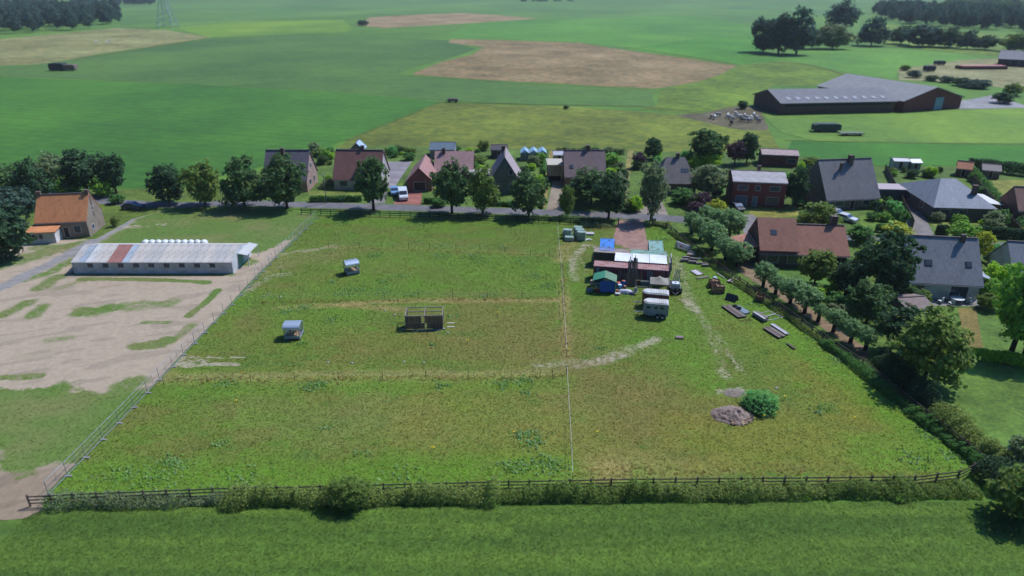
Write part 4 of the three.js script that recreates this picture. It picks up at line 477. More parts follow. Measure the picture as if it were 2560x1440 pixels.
function house(o) {
  const { p, turn, w } = front(o.fl, o.fr, o.d), D = o.d, W = o.w ?? w, hw = o.hw, hr = o.hr, along = o.ridge ?? 'x', h = thing(o.name ?? 'house', o.label, 'house', p, turn + (o.turn ?? 0)), ov = o.over ?? 0.35, th = 0.16;
  footprints.push([p, Math.hypot(W, D) / 2 * 0.86]); const span = along === 'x' ? D : W, len = along === 'x' ? W : D, half = span / 2, sl = (hr - hw) / half, prof = [[-half, 0], [half, 0], [half, hw], [0, hr], [-half, hw]];
  let wg = extrude(prof, len), rg = extrude([[-half - ov, hw - ov * sl + 0.03], [0, hr + 0.03], [half + ov, hw - ov * sl + 0.03], [half + ov, hw - ov * sl + th + 0.03], [0, hr + th + 0.05], [-half - ov, hw - ov * sl + th + 0.03]], len + ov * (o.gableOver ?? 1.2));
  if (o.hip) { rg = hipRoof(W + ov * 2, D + ov * 2, hw - 0.05, hr, o.hip); wg = box(W, hw, D, 0, hw / 2, 0); } else if (along === 'x') { wg.rotateY(Math.PI / 2); rg.rotateY(Math.PI / 2); }
  part('wall', wg, o.wall, h); const roof = part('roof', rg, o.roof, h);
  if (!o.hip) { const rm = mat(96, 84, 80, 0.9), gm = mat(120, 120, 122, 0.6), rb = box(len + ov, 0.1, 0.3, 0, hr + th + 0.06, 0), ge = [-1, 1].map((s) => box(len + ov, 0.1, 0.12, 0, hw - ov * sl + 0.02, s * (half + ov + 0.07))); if (along !== 'x') { rb.rotateY(Math.PI / 2); ge.forEach((g) => g.rotateY(Math.PI / 2)); } part('ridge_cap', rb, rm, roof); ge.forEach((g) => part('gutter', g, gm, roof)); }
  for (const [x, z, cw, top] of o.chimneys ?? []) { part('chimney', [box(cw, top - hw, cw * 0.8, x, (top + hw) / 2, z), box(cw + 0.12, 0.12, cw * 0.8 + 0.12, x, top + 0.06, z)], o.chim ?? wallM(112, 92, 84), roof); }
  for (const [u, v, sw, sh] of o.skylights ?? []) { const a = Math.atan(sl), q = along === 'x' ? { x: u, y: hw + sl * (half - v) + th + 0.06, z: v } : null; if (q) { const s = part('skylight', box(sw, 0.1, sh, 0, 0, 0), frameDark, roof); s.position.set(q.x, q.y, q.z); s.rotation.x = a; part('pane', box(sw - 0.16, 0.05, sh - 0.16, 0, 0.05, 0), glassSky, s); } }
  for (const [f, u, y, ow, oh] of o.windows ?? []) opening('window', h, f, u, y, ow, oh, W, D, o.frame ?? frameWhite, glassDark);
  for (const [f, u, y, ow, oh, m] of o.doors ?? []) { const q = opening('door', h, f, u, y, ow, oh, W, D, o.frame ?? frameWhite, m ?? woodDark); part('handle', box(0.1, 0.04, 0.05, ow * 0.3, 0, 0.05), steel, q); }
  return h;
}
function hipRoof(w, d, y0, y1, ridge) {
  const r = ridge / 2, v = [[-w / 2, y0, d / 2], [w / 2, y0, d / 2], [w / 2, y0, -d / 2], [-w / 2, y0, -d / 2], [-r, y1, 0], [r, y1, 0]], I = [0, 1, 5, 0, 5, 4, 1, 2, 5, 2, 3, 4, 2, 4, 5, 3, 0, 4, 0, 2, 1, 0, 3, 2], P = [], U = [];
  for (const i of I) { P.push(...v[i]); U.push(v[i][0] + v[i][2] * 0.3, v[i][1] * 1.6 + v[i][2]); }
  const g = new THREE.BufferGeometry(); g.setAttribute('position', new THREE.Float32BufferAttribute(P, 3)); g.setAttribute('uv', new THREE.Float32BufferAttribute(U, 2)); g.computeVertexNormals(); return g;
}
const winRow = (f, y, w, h, us) => us.map((u) => [f, u, y, w, h]);
{ const h = house({ label: 'old brick farmhouse with bright orange tiled roof and porch', fl: [98, 598], fr: [226, 592], d: 7.4, hw: 3.1, hr: 7.4, wall: wallM(142, 128, 114), roof: roofM(204, 122, 80), over: 0.12, chimneys: [[-4.2, 0, 0.7, 8.1], [4.2, 0, 0.7, 8.1]], windows: [['f', 2.6, 1.6, 1.3, 1.5], ['r', 0, 4.6, 0.9, 1.0], ['r', 1.5, 1.4, 0.9, 1.0]], doors: [['f', 0.6, 1.1, 1.0, 2.1]] });
  part('porch_wall', box(4.6, 2.1, 2.6, -2.6, 1.05, 5), wallM(206, 204, 200), h); part('porch_roof', box(5.2, 0.14, 3.3, -2.6, 2.42, 5, 0, 0.16), roofM(204, 122, 80), h); for (const u of [-3.9, -2.7]) { const q = part('porch_window', box(0.8, 1.0, 0.08, u, 1.3, 6.32), frameWhite, h); part('pane', box(0.66, 0.86, 0.03, u, 1.3, 6.36), glassDark, q); } }
house({ label: 'house with slate grey roof and pink brick gable behind roadside trees', fl: [664, 480], fr: [770, 480], d: 9, hw: 3.0, hr: 8.6, wall: wallM(168, 138, 126), roof: roofM(104, 98, 106), chimneys: [[-1.0, 0.8, 0.8, 9.3]], windows: [['r', 0, 5.2, 1.2, 1.2], ['r', 1.8, 1.7, 1.6, 1.4], ['r', -1.8, 1.7, 1.2, 1.4], ['f', -2, 1.6, 1.6, 1.4]] });
{ const h = house({ label: 'house with reddish brown tiled roof and pale gable beside a dormer', fl: [836, 474], fr: [952, 476], d: 9.5, hw: 2.7, hr: 8.2, wall: wallM(186, 178, 172), roof: roofM(122, 86, 80), windows: [['f', -3.2, 1.5, 2.0, 1.3], ['f', 0.2, 1.5, 1.4, 1.3], ['f', 3.4, 1.5, 1.6, 1.3], ['r', 0, 4.6, 1.2, 1.2]], chimneys: [[0.6, -0.4, 0.8, 9.2]] }); part('dormer', [box(3.2, 2.2, 3.2, 2.2, 4.5, 2.2)], wallM(150, 120, 108), h); part('dormer_roof', box(3.8, 0.16, 3.8, 2.2, 5.68, 2.2, 0, 0.06), roofM(122, 86, 80), h); }
{ const h = house({ label: 'red brick house with garage gable above brick driveway', fl: [1020, 478], fr: [1080, 478], d: 13, ridge: 'z', hw: 2.6, hr: 5.4, wall: wallM(128, 84, 76), roof: roofM(150, 112, 106), doors: [['f', 0, 1.15, 2.8, 2.2, woodDark]] }); part('wing_wall', [extrude([[-4, 0], [4, 0], [4, 2.6], [0, 6.2], [-4, 2.6]], 9).rotateY(Math.PI / 2).translate(7.2, 0, -6.5)], wallM(120, 84, 78), h); const wr = part('wing_roof', [extrude([[-4.5, 2.2], [0, 6.25], [4.5, 2.2], [4.5, 2.4], [0, 6.45], [-4.5, 2.4]], 9.6).rotateY(Math.PI / 2).translate(7.2, 0, -6.5)], roofM(160, 128, 126), h); part('chimney', box(0.8, 1.8, 0.7, 4.6, 6.4, -6.2), wallM(96, 84, 84), wr); for (const u of [5.6, 8.8]) { const q = part('window', box(1.5, 1.3, 0.08, u, 1.5, -2.48), frameWhite, h); part('pane', box(1.3, 1.1, 0.03, u, 1.5, -2.43), glassDark, q); } }
house({ label: 'low dark roofed outbuilding behind the red brick house', fl: [1076, 396], fr: [1136, 396], d: 7, hw: 2.4, hr: 3.6, wall: wallM(150, 146, 140), roof: roofM(88, 104, 116), windows: [['f', 0, 1.3, 1.6, 1.2]] });
{ const h = house({ label: 'steep grey house with green grey gable end toward road', fl: [1224, 484], fr: [1300, 484], d: 11, ridge: 'z', hw: 2.9, hr: 8.4, wall: wallM(108, 112, 108), roof: roofM(150, 136, 136), windows: [['f', -1.6, 1.6, 1.4, 1.4], ['f', 1.6, 1.6, 1.4, 1.4], ['f', 1.4, 5.0, 1.0, 1.4]], chimneys: [[-0.4, -2.4, 0.9, 9.2]] }); part('annex_wall', box(5.4, 2.6, 5, -6.2, 1.3, -3.6), wallM(92, 82, 78), h); part('annex_roof', box(5.8, 0.2, 5.4, -6.2, 2.72, -3.6), mat(160, 150, 148, 0.9), h); }
{ const p = G(1334, 402), t = thing('greenhouse', 'glass greenhouse with three pale blue peaked roofs', 'greenhouse', p), gl = mat(150, 168, 182, 0.2), fr = mat(180, 186, 190, 0.5); for (let i = -1; i <= 1; i++) { part('glass_roof', extrude([[-1.15, 2.0], [0, 2.9], [1.15, 2.0], [1.15, 2.06], [0, 2.97], [-1.15, 2.06]], 4.6).translate(i * 2.4, 0, -2.3), gl, t); part('glass_wall', box(2.2, 2.0, 4.4, i * 2.4, 1.0, -2.3), mat(112, 128, 132, 0.2), t); for (const s of [-1.15, 1.15]) part('post', box(0.08, 2.05, 0.08, i * 2.4 + s, 1.02, 0), fr, t); } }
{ const h = house({ label: 'brown tiled house with long roof beside black open garage', fl: [1412, 468], fr: [1512, 468], d: 9.5, hw: 2.7, hr: 7.6, wall: wallM(150, 122, 104), roof: roofM(124, 106, 106), chimneys: [[0.8, -0.2, 0.9, 8.8]], skylights: [[-3.2, 3.2, 0.9, 1.0]], windows: [['f', -2.6, 1.5, 1.6, 1.3], ['f', 1.2, 1.5, 1.8, 1.3]] }); part('garage', [box(3.4, 2.6, 0.2, -6.8, 2.7, -0.4), box(0.2, 2.9, 6, -8.4, 1.45, -3.4), box(0.2, 2.9, 6, -5.2, 1.45, -3.4)], wallM(170, 156, 138), h); part('garage_roof', box(3.9, 0.16, 6.6, -6.8, 4.08, -3.4), mat(186, 176, 158, 0.9), h); part('garage_door', box(3.0, 2.3, 0.1, -6.8, 1.2, -1.2), black, h); }
house({ label: 'slate hipped house with large bright skylight', fl: [1640, 486], fr: [1738, 488], d: 9.5, hw: 2.7, hr: 7.6, hip: 4.2, wall: wallM(126, 112, 106), roof: roofM(112, 106, 106), windows: [['f', 2.6, 1.5, 1.8, 1.3], ['f', -2.4, 1.5, 1.4, 1.3]], chimneys: [[0.4, 0, 0.8, 8.4]] });
{ const h = scene.children[scene.children.length - 1], s = part('skylight', box(2.0, 0.1, 1.7, 1.9, 5.2, 2.35, 0, 0.72), frameWhite, h); part('pane', box(1.8, 0.06, 1.5, 1.9, 5.25, 2.4, 0, 0.72), glassSky, s); }
{ const h = house({ label: 'two storey red brick house with pale flat pitched roof', fl: [1826, 514], fr: [1958, 520], d: 8.6, hw: 5.4, hr: 6.6, wall: wallM(128, 70, 66), roof: mat(196, 190, 192, 0.9, { map: tiled(texDirt, 3) }), over: 0.3, windows: [['f', -3.4, 4.1, 2.2, 1.2], ['f', -0.3, 4.1, 1.1, 1.2], ['f', 3.2, 4.1, 2.2, 1.2], ['f', 3.0, 1.5, 2.6, 1.6]], doors: [['f', -0.6, 1.15, 1.1, 2.2, mat(104, 122, 140, 0.6)], ['f', -3.4, 1.2, 2.5, 2.3, mat(92, 112, 134, 0.6)]], chimneys: [[0.4, -1.2, 0.7, 7.6]] }); }
house({ label: 'small red brick outbuilding with pink flat roof behind brick house', fl: [1902, 414], fr: [1992, 418], d: 6, hw: 3.0, hr: 3.7, wall: wallM(120, 74, 70), roof: mat(196, 172, 168, 0.9, { map: tiled(texDirt, 3) }), windows: [['f', 3, 1.5, 2.2, 1.2]] });
{ const h = house({ label: 'wide house under a large plain grey tiled roof', fl: [2062, 526], fr: [2192, 520], d: 11, hw: 2.5, hr: 9.4, wall: wallM(120, 116, 112), roof: roofM(116, 114, 116), chimneys: [[1.0, 0.6, 1.0, 10.4], [-1.6, 1.6, 0.5, 9.0]], windows: [['f', -3, 1.3, 2, 1.2], ['f', 3.2, 1.3, 1.6, 1.2]], doors: [['f', 0, 1.1, 1.1, 2.1]] }); }
{ const h = house({ label: 'bungalow under a big blue grey hipped roof', fl: [2330, 548], fr: [2474, 552], d: 17, hw: 2.7, hr: 6.4, hip: 3, wall: wallM(112, 112, 108), roof: mat(146, 154, 168, 0.75, { map: tiled(texRoof, 4) }), over: 0.6, windows: [['f', -3.4, 1.5, 2, 1.4], ['f', 0, 1.5, 1.6, 1.4], ['l', 3, 1.5, 1.4, 1.2], ['l', -3, 1.5, 1.4, 1.2]], chimneys: [[3.3, 4.6, 0.9, 6.2]] }); part('veranda_roof', box(3.4, 0.12, 8, 7.6, 2.6, 1.5, 0, 0, -0.1), mat(206, 202, 196, 0.8), h); for (const z of [-2, 1.5, 5]) part('veranda_post', box(0.12, 2.45, 0.12, 9.1, 1.22, z), frameWhite, h); part('carport', box(8, 2.6, 4.5, -9, 1.3, -6), wallM(84, 86, 96), h); part('carport_roof', box(8.4, 0.18, 4.9, -9, 2.72, -6), mat(176, 160, 162, 0.9), h); }
{ const h = house({ label: 'long bungalow under warm brown tiled roof with dark chimney shadow', fl: [1896, 664], fr: [2112, 672], d: 9, hw: 2.6, hr: 6.0, wall: wallM(96, 90, 86), roof: roofM(144, 102, 86), over: 0.5, chimneys: [[5.6, -0.4, 1.0, 7.6]], windows: [...winRow('f', 1.4, 2.0, 1.6, [-5, -1.6, 2.0, 5.2])], doors: [['f', 0.2, 1.15, 1.0, 2.1, frameDark]] }); part('raised_wall', extrude([[-4.46, 2.5], [4.46, 2.5], [4.46, 3.1], [0, 7.0], [-4.46, 3.1]], 6.2).rotateY(Math.PI / 2).translate(-4.1, 0, 0), wallM(112, 92, 84), h); part('skylight', box(1.0, 0.1, 1.0, -4.8, 5.3, 2.2, 0, 0.72), glassSky, h); part('raised_roof', extrude([[-4.9, 2.75], [0, 7.03], [4.9, 2.75], [4.9, 2.92], [0, 7.22], [-4.9, 2.92]], 6.5).rotateY(Math.PI / 2).translate(-4.1, 0, 0), roofM(144, 102, 86), h); part('side_roof', box(3.8, 0.16, 7, -9.2, 2.7, 0.3, 0, 0, 0.3), roofM(160, 114, 96), h); part('side_wall', box(2.8, 2.0, 6.2, -9.0, 1.0, 0.3), wallM(86, 78, 74), h); }
{ const h = house({ label: 'house with smooth slate roof and two skylights above white terrace wall', fl: [2266, 742], fr: [2440, 752], d: 9.6, hw: 2.9, hr: 8.2, wall: wallM(186, 192, 200), roof: roofM(126, 128, 136), over: 0.45, chimneys: [[2.9, 0.4, 0.6, 8.9]], skylights: [[-2.3, 3.0, 1.1, 1.0], [3.4, 3.0, 0.9, 1.0]], windows: [['f', -3.6, 1.5, 1.8, 1.2], ['f', 2.2, 1.2, 2.6, 2.1], ['l', 0, 4.8, 1.2, 1.2]] }); part('side_roof', box(3.0, 0.14, 6, 6.6, 2.9, -0.4, 0, 0, -0.35), mat(150, 156, 164, 0.8), h); part('side_wall', box(2.0, 2.0, 5.4, 6.4, 1.0, -0.4), wallM(190, 194, 200), h); }
house({ label: 'house with bluish slate roof at the far lane', fl: [2522, 718], fr: [2640, 726], d: 8, hw: 2.6, hr: 6.2, wall: wallM(170, 168, 166), roof: roofM(118, 122, 132), windows: [['f', -2, 1.4, 1.6, 1.2]] });
house({ label: 'brown brick house at the end of yellow lawn', fl: [2536, 560], fr: [2640, 566], d: 8, hw: 3, hr: 6.5, wall: wallM(112, 82, 76), roof: roofM(126, 98, 88), windows: [['f', 0, 1.4, 1.6, 1.2]] });
house({ name: 'garden_shed', label: 'small garden shed with orange tiled roof by conifer hedge', fl: [2388, 440], fr: [2424, 444], d: 3.6, hw: 2.1, hr: 3.4, wall: wallM(120, 92, 76), roof: roofM(206, 126, 96), doors: [['f', 0, 1.0, 0.9, 1.9]] });
house({ name: 'garden_shed', label: 'white flat roofed shed behind the grey roofed house', fl: [2232, 422], fr: [2268, 423], d: 3, hw: 2.0, hr: 2.4, wall: wallM(196, 194, 190), roof: mat(214, 212, 206, 0.8), doors: [['f', 0, 1, 0.9, 1.8]] });
house({ name: 'garden_shed', label: 'pale blue plastic shed beside the white flat roofed shed', fl: [2276, 424], fr: [2300, 424], d: 3, hw: 1.8, hr: 2.4, wall: wallM(150, 166, 168), roof: mat(170, 184, 188, 0.5), doors: [['f', 0, 0.9, 0.9, 1.7]] });
house({ name: 'garden_shed', label: 'grey wooden garden hut under pale roof near conifer hedge', fl: [2452, 444], fr: [2496, 448], d: 4, hw: 2.0, hr: 3.0, wall: wallM(120, 108, 100), roof: mat(150, 138, 132, 0.9), doors: [['f', 0, 1, 0.9, 1.8]] });
house({ name: 'garden_shed', label: 'brown roofed garden hut with flat roof between garden trees', fl: [2258, 806], fr: [2322, 802], d: 4.4, hw: 2.1, hr: 2.7, wall: wallM(116, 104, 100), roof: mat(150, 132, 126, 0.9, { map: tiled(texDirt, 2) }), doors: [['f', -0.6, 1, 0.9, 1.8]] });
house({ name: 'garden_shed', label: 'small shed under tilted pale blue roof behind brown tiled house', fl: [878, 392], fr: [908, 392], d: 4, hw: 2.2, hr: 3.8, ridge: 'z', wall: wallM(120, 112, 112), roof: mat(168, 182, 206, 0.4), doors: [['f', 0, 1, 0.9, 1.8]] });
house({ name: 'garden_shed', label: 'dark wooden shed behind steep grey house', fl: [1228, 396], fr: [1268, 396], d: 4, hw: 2.4, hr: 3.2, wall: wallM(78, 70, 74), roof: mat(86, 80, 84, 0.9), doors: [['f', 0, 1.1, 1, 2]] });
house({ name: 'garden_shed', label: 'pale garden shed behind black open garage', fl: [1384, 406], fr: [1412, 406], d: 3.4, hw: 2.0, hr: 2.6, wall: wallM(176, 182, 178), roof: mat(184, 182, 190, 0.8), doors: [['f', 0, 1, 0.9, 1.8]] });
// brown board fences of the hipped roof plot: each board a part
for (const [label, a, b, seed] of [['long brown board fence beside narrow drive', [2212, 426], [2282, 570], 3], ['long brown board fence along the clipped hedge', [2420, 444], [2560, 604], 4]]) { const A = G(...a), B = G(...b), n = Math.round(A.distanceTo(B) / 1.8), t = thing('board_fence', label, 'fence', A), ms = [wallM(120, 98, 88), wallM(108, 88, 80)]; for (let i = 0; i < n; i++) { const p = A.clone().lerp(B, i / n).sub(A), q = A.clone().lerp(B, (i + 1) / n).sub(A); p.lerp(q, 0.03); stick('board_panel', p.setY(0.85), q.setY(0.85), 0.05, 1.6, ms[i % 2], t); const o = part('post', UNIT, woodDark, t); o.scale.set(0.1, 1.8, 0.1); o.position.copy(p).setY(0.9); } }
// small shrubs that fill the gardens
{
  srand(909); const zones = [[[775, 372], [835, 372], [830, 410], [790, 420]], [[955, 372], [1020, 374], [1000, 402], [960, 402]], [[1140, 376], [1230, 376], [1220, 440], [1150, 440]], [[1300, 404], [1372, 404], [1360, 470], [1310, 470]], [[1400, 378], [1570, 380], [1560, 396], [1400, 394]], [[1512, 394], [1566, 396], [1556, 500], [1514, 480]], [[1586, 384], [1650, 386], [1640, 470], [1580, 480]], [[1700, 386], [1800, 388], [1790, 400], [1740, 440]], [[1740, 470], [1820, 450], [1824, 520], [1720, 524]], [[1962, 440], [2050, 420], [2056, 520], [1966, 520]], [[2190, 420], [2212, 440], [2250, 540], [2200, 560], [2190, 500]], [[2220, 428], [2400, 424], [2360, 440], [2240, 450]], [[2430, 450], [2520, 560], [2500, 580], [2460, 500]], [[2340, 560], [2500, 566], [2540, 584], [2350, 580]], [[2116, 604], [2250, 610], [2260, 660], [2130, 690]], [[2450, 640], [2540, 640], [2540, 700], [2460, 740]], [[2100, 700], [2250, 760], [2260, 800], [2160, 780]], [[2260, 760], [2300, 752], [2300, 780], [2262, 790]], [[1960, 740], [2080, 700], [2120, 740], [2100, 790]], [[2180, 870], [2260, 900], [2330, 980], [2250, 940]], [[770, 452], [826, 450], [828, 474], [772, 474]], [[1090, 490], [1220, 494], [1220, 506], [1090, 502]], [[1410, 480], [1500, 486], [1540, 506], [1420, 506]]].map((z) => gpts(z)), kinds = ['oak', 'box', 'light', 'olive', 'lime', 'dark', 'grey', 'nettle']; let n = 0;
  for (const z of zones) { const xs = z.map((q) => q.x), zs = z.map((q) => q.z), A = (Math.max(...xs) - Math.min(...xs)) * (Math.max(...zs) - Math.min(...zs)), want = Math.min(10, Math.max(3, Math.round(A / 26))); for (let k = 0, got = 0; k < 80 && got < want; k++) { const p = new THREE.Vector3(rr(Math.min(...xs), Math.max(...xs)), 0, rr(Math.min(...zs), Math.max(...zs))); if (!inside(p.x, p.z, z) || footprints.some(([c, r]) => c.distanceTo(p) < r + 1.2)) continue; const r = rr(0.7, 1.7), h = r * rr(1.1, 2.4); const kk = Math.floor(rnd() * 8), say = ['mid green', 'deep green', 'fresh green', 'olive', 'lime green', 'dark green', 'grey green', 'blue green'][kk]; tree('garden_shrub', 'small ' + say + ' shrub among others filling the village gardens', 'shrub', 'small ' + say + ' garden shrubs', p, h, r, kinds[kk], 'bush', { low: 0.02, tr: 0.05 }); srand(909 + ++n * 13); got++; } }
}
// long low shed beside the sand yard
{
  const { p, turn, w } = front([186, 684], [584, 684], 8.6), t = thing('livestock_shed', 'long low livestock shed with patched corrugated roof and green door', 'shed', p, turn), D = 8.6, hw = 2.1, hr = 3.5;
  part('wall', extrude([[-D / 2, 0], [D / 2, 0], [D / 2, hw], [0, hr], [-D / 2, hw]], w).rotateY(Math.PI / 2), wallM(192, 194, 196), t);
  const n = 22, sw = w / n, tones = [[214, 206, 198], [218, 208, 198], [206, 200, 194], [222, 212, 200]]; srand(3);
  for (let i = 0; i < n; i++) for (const s of [1, -1]) { let c = tones[Math.floor(rnd() * 4)]; if (s > 0) { if (i === 1) c = [176, 186, 196]; if (i === 2) c = [222, 220, 216]; if (i === 5 || i === 6) c = [176, 120, 110]; if (i === 7) c = [186, 196, 206]; } const L = Math.hypot(D / 2 + 0.3, hr - hw), o = part('roof_sheet', corrug(sw - 0.015, L, 0.22, 0.035), mat(...c, 0.7, { map: tiled(texDirt, 3) }), t); o.rotation.set(s > 0 ? Math.atan2(hr - hw, D / 2) : -Math.atan2(hr - hw, D / 2), 0, 0); o.position.set(-w / 2 + sw * (i + 0.5), (hw + hr) / 2 + 0.04 - 0.03, s * (D / 4 + 0.1)); }
  for (let i = 0; i < 9; i++) { const q = part('window', box(0.9, 0.7, 0.08, 0, 0, 0), frameDark, t); q.position.set(-w / 2 + 3 + i * (w - 5) / 8.5, 1.45, D / 2 + 0.01); part('pane', box(0.76, 0.56, 0.04, 0, 0, 0.03), glassDark, q); }
  const d = part('door', box(0.1, 2.2, 2.0, w / 2 + 0.04, 1.12, 0.6), mat(70, 128, 104, 0.7), t); part('handle', box(0.06, 0.16, 0.06, w / 2 + 0.12, 1.1, 0.0), steel, d); part('lean_to', [box(1.6, 0.1, 5.4, w / 2 + 0.8, 2.3, -1.2, 0, 0, -0.22), box(0.1, 2.1, 0.1, w / 2 + 1.5, 1.05, 1.2), box(0.1, 2.1, 0.1, w / 2 + 1.5, 1.05, -3.6)], mat(186, 184, 180, 0.8), t);
}
function corrug(w, len, pitch, depth, th = 0.012) { const n = Math.max(2, Math.round(w / pitch)), top = [], bot = []; for (let i = 0; i <= n * 2; i++) { const x = -w / 2 + w * i / (n * 2), y = i % 2 ? depth : 0; top.push([x, y + th]); bot.unshift([x, y]); } return extrude([...top, ...bot], len); }
{ const n = 10, m = mat(212, 214, 212, 0.45); for (let i = 0; i < n; i++) { const p = G(366 + i * 16.2, 617), o = solo('silage_bale', new THREE.CapsuleGeometry(0.68, 0.3, 6, 16).scale(1, 1, 1).rotateX(Math.PI / 2), m, 'round white wrapped bale in a row behind livestock shed', 'bale', 'white bales behind the shed', p.setY(0.68)); o.rotation.y = (i % 3) * 0.2; } }
// ---------- farm ----------
{
  const { p, turn, w } = front([1948, 286], [2234, 280], 22), t = thing('cattle_barn', 'long cattle barn with grey roof and row of light roof sheets', 'barn', p, turn), D = 22, hw = 4.2, hr = 7.2;
  part('wall', extrude([[-D / 2, 0], [D / 2, 0], [D / 2, hw], [0, hr], [-D / 2, hw]], w).rotateY(Math.PI / 2), wallM(108, 82, 76), t); const roof = part('roof', extrude([[-D / 2 - 1, hw - 0.36], [0, hr + 0.03], [D / 2 + 1, hw - 0.36], [D / 2 + 1, hw - 0.1], [0, hr + 0.3], [-D / 2 - 1, hw - 0.1]], w + 1).rotateY(Math.PI / 2), mat(142, 142, 148, 0.85, { map: tiled(texRoof, 9) }), t);
  for (let i = 0; i < 11; i++) part('light_sheet', box(1.5, 0.08, 2.2, -w / 2 + 4 + i * (w - 8) / 10, hw + 1.03, D / 2 - 2.6, 0, Math.atan2(hr - hw, D / 2)), mat(156, 158, 164, 0.8), roof); part('vent_opening', box(w - 4, 0.9, 0.12, 0, 3.2, D / 2 + 0.02), black, t);
}
{
  const { p, turn, w } = front([2236, 280], [2396, 272], 44), t = thing('barn', 'wide red brick barn with pale blue sliding door', 'barn', p, turn + 0.1), W = w, hw = 4.2, hr = 8.3, D = 44;
  part('wall', extrude([[-W / 2, 0], [W / 2, 0], [W / 2, hw], [0, hr], [-W / 2, hw]], D), wallM(122, 66, 62), t); part('roof', extrude([[-W / 2 - 1, hw - 0.3], [0, hr + 0.03], [W / 2 + 1, hw - 0.3], [W / 2 + 1, hw - 0.05], [0, hr + 0.3], [-W / 2 - 1, hw - 0.05]], D + 1), mat(168, 168, 170, 0.85, { map: tiled(texRoof, 9) }), t); part('door', box(4.2, 4.6, 0.2, 2.8, 2.3, D / 2 + 0.12), mat(120, 148, 168, 0.6), t);
}
house({ name: 'barn', label: 'far dark barn with grey roof at the sandy farm yard', fl: [2492, 164], fr: [2640, 172], d: 18, hw: 4, hr: 8, wall: wallM(70, 66, 74), roof: roofM(128, 126, 130), over: 0.6, doors: [['f', -6, 2, 4, 3.6, black]] });
{ const p = G(2452, 172), t = thing('silage_clamp', 'low red walled store before the far dark barn', 'store', p, 0.02); part('wall', [box(26, 1.6, 0.5, 0, 0.8, 3), box(26, 1.6, 0.5, 0, 0.8, -3), box(0.5, 1.6, 5.5, -12.7, 0.8, 0)], wallM(112, 78, 74), t); part('cover', box(25, 0.5, 5.4, 0.2, 1.6, 0), mat(190, 116, 108, 0.8), t); }
for (const [label, x, y, w, h, d, c] of [['dark wooden field hut beside pale trailer on green field', 148, 176, 8, 4, 5, [58, 60, 66]], ['pale rusty trailer beside dark field hut', 174, 176, 8, 3.2, 4, [134, 116, 104]], ['dark green livestock trailer on pale pasture', 2064, 328, 8.6, 2.6, 3, [78, 92, 88]], ['low grey feed wagon on pale pasture', 2128, 338, 7.4, 0.9, 2.6, [122, 132, 118]], ['dark machine parked on sandy farm yard', 2322, 178, 5, 3.0, 4, [64, 66, 74]], ['small dark wagon on sandy farm yard edge', 2348, 162, 5.5, 2.4, 3.4, [74, 80, 84]], ['low dark heap of stored boxes on the pasture edge', 1132, 255, 4.4, 1.4, 2.4, [104, 92, 92]]]) {
  const t = thing('farm_wagon', label, 'wagon', G(x, y), rr(-0.1, 0.1)), m = mat(...c, 0.85, { map: tiled(texDirt, 2) }); part('body', extrude([[-w / 2, 0.5], [w / 2, 0.5], [w / 2, h * 0.86], [w * 0.36, h], [-w * 0.36, h], [-w / 2, h * 0.86]], d, 0.05), m, t); for (const sx of [-0.3, 0.3]) for (const sz of [-0.42, 0.42]) part('wheel', cyl(0.42, 0.42, 0.25, w * sx, 0.42, d * sz, 12, 'z'), rubber, t); part('drawbar', bar([-w / 2, 0.55, 0], [-w / 2 - 1.2, 0.4, 0], 0.12), darkSteel, t);
}
{ // lattice pylon
  const p = G(420, 68), t = thing('pylon', 'tall steel lattice power pylon standing on the plain', 'pylon', p), m = mat(150, 166, 172, 0.6), H = 56, wd = (y) => y < 34 ? 8.5 - y * 0.19 : 2.0 - (y - 34) * 0.045;
  for (const [sx, sz] of [[-1, -1], [1, -1], [1, 1], [-1, 1]]) part('leg', [0, 17, 34].map((y, i) => rod([sx * wd(y), y, sz * wd(y)], [sx * wd([17, 34, 56][i]), [17, 34, 56][i], sz * wd([17, 34, 56][i])], 0.34, 0.28, 4)), m, t);
  for (let i = 0; i < 9; i++) { const y = i * 6, z = y + 6, a = wd(y), b = wd(z), g = []; for (const [s, u] of [['x', 1], ['x', -1], ['z', 1], ['z', -1]]) for (const k of [1, -1]) { const A = s === 'x' ? [k * a, y, u * a] : [u * a, y, k * a], B = s === 'x' ? [-k * b, z, u * b] : [u * b, z, -k * b]; g.push(rod(A, B, 0.16, 0.16, 4)); } part('brace', g, m, t); }
  for (const y of [36, 44, 52]) part('cross_arm', [bar([-10, y, 0], [10, y, 0], 0.4), bar([-10, y, 0], [0, y + 3, 0], 0.3), bar([10, y, 0], [0, y + 3, 0], 0.3)], m, t);
}
{ const t = thing('street_lamp', 'slim grey street lamp beside the road verge', 'lamp', G(816, 508)); part('pole', rod([0, 0, 0], [0, 6.2, 0], 0.09, 0.06, 8), darkSteel, t); part('lamp_head', box(0.3, 0.12, 0.8, 0, 6.25, 0.35), darkSteel, t); }
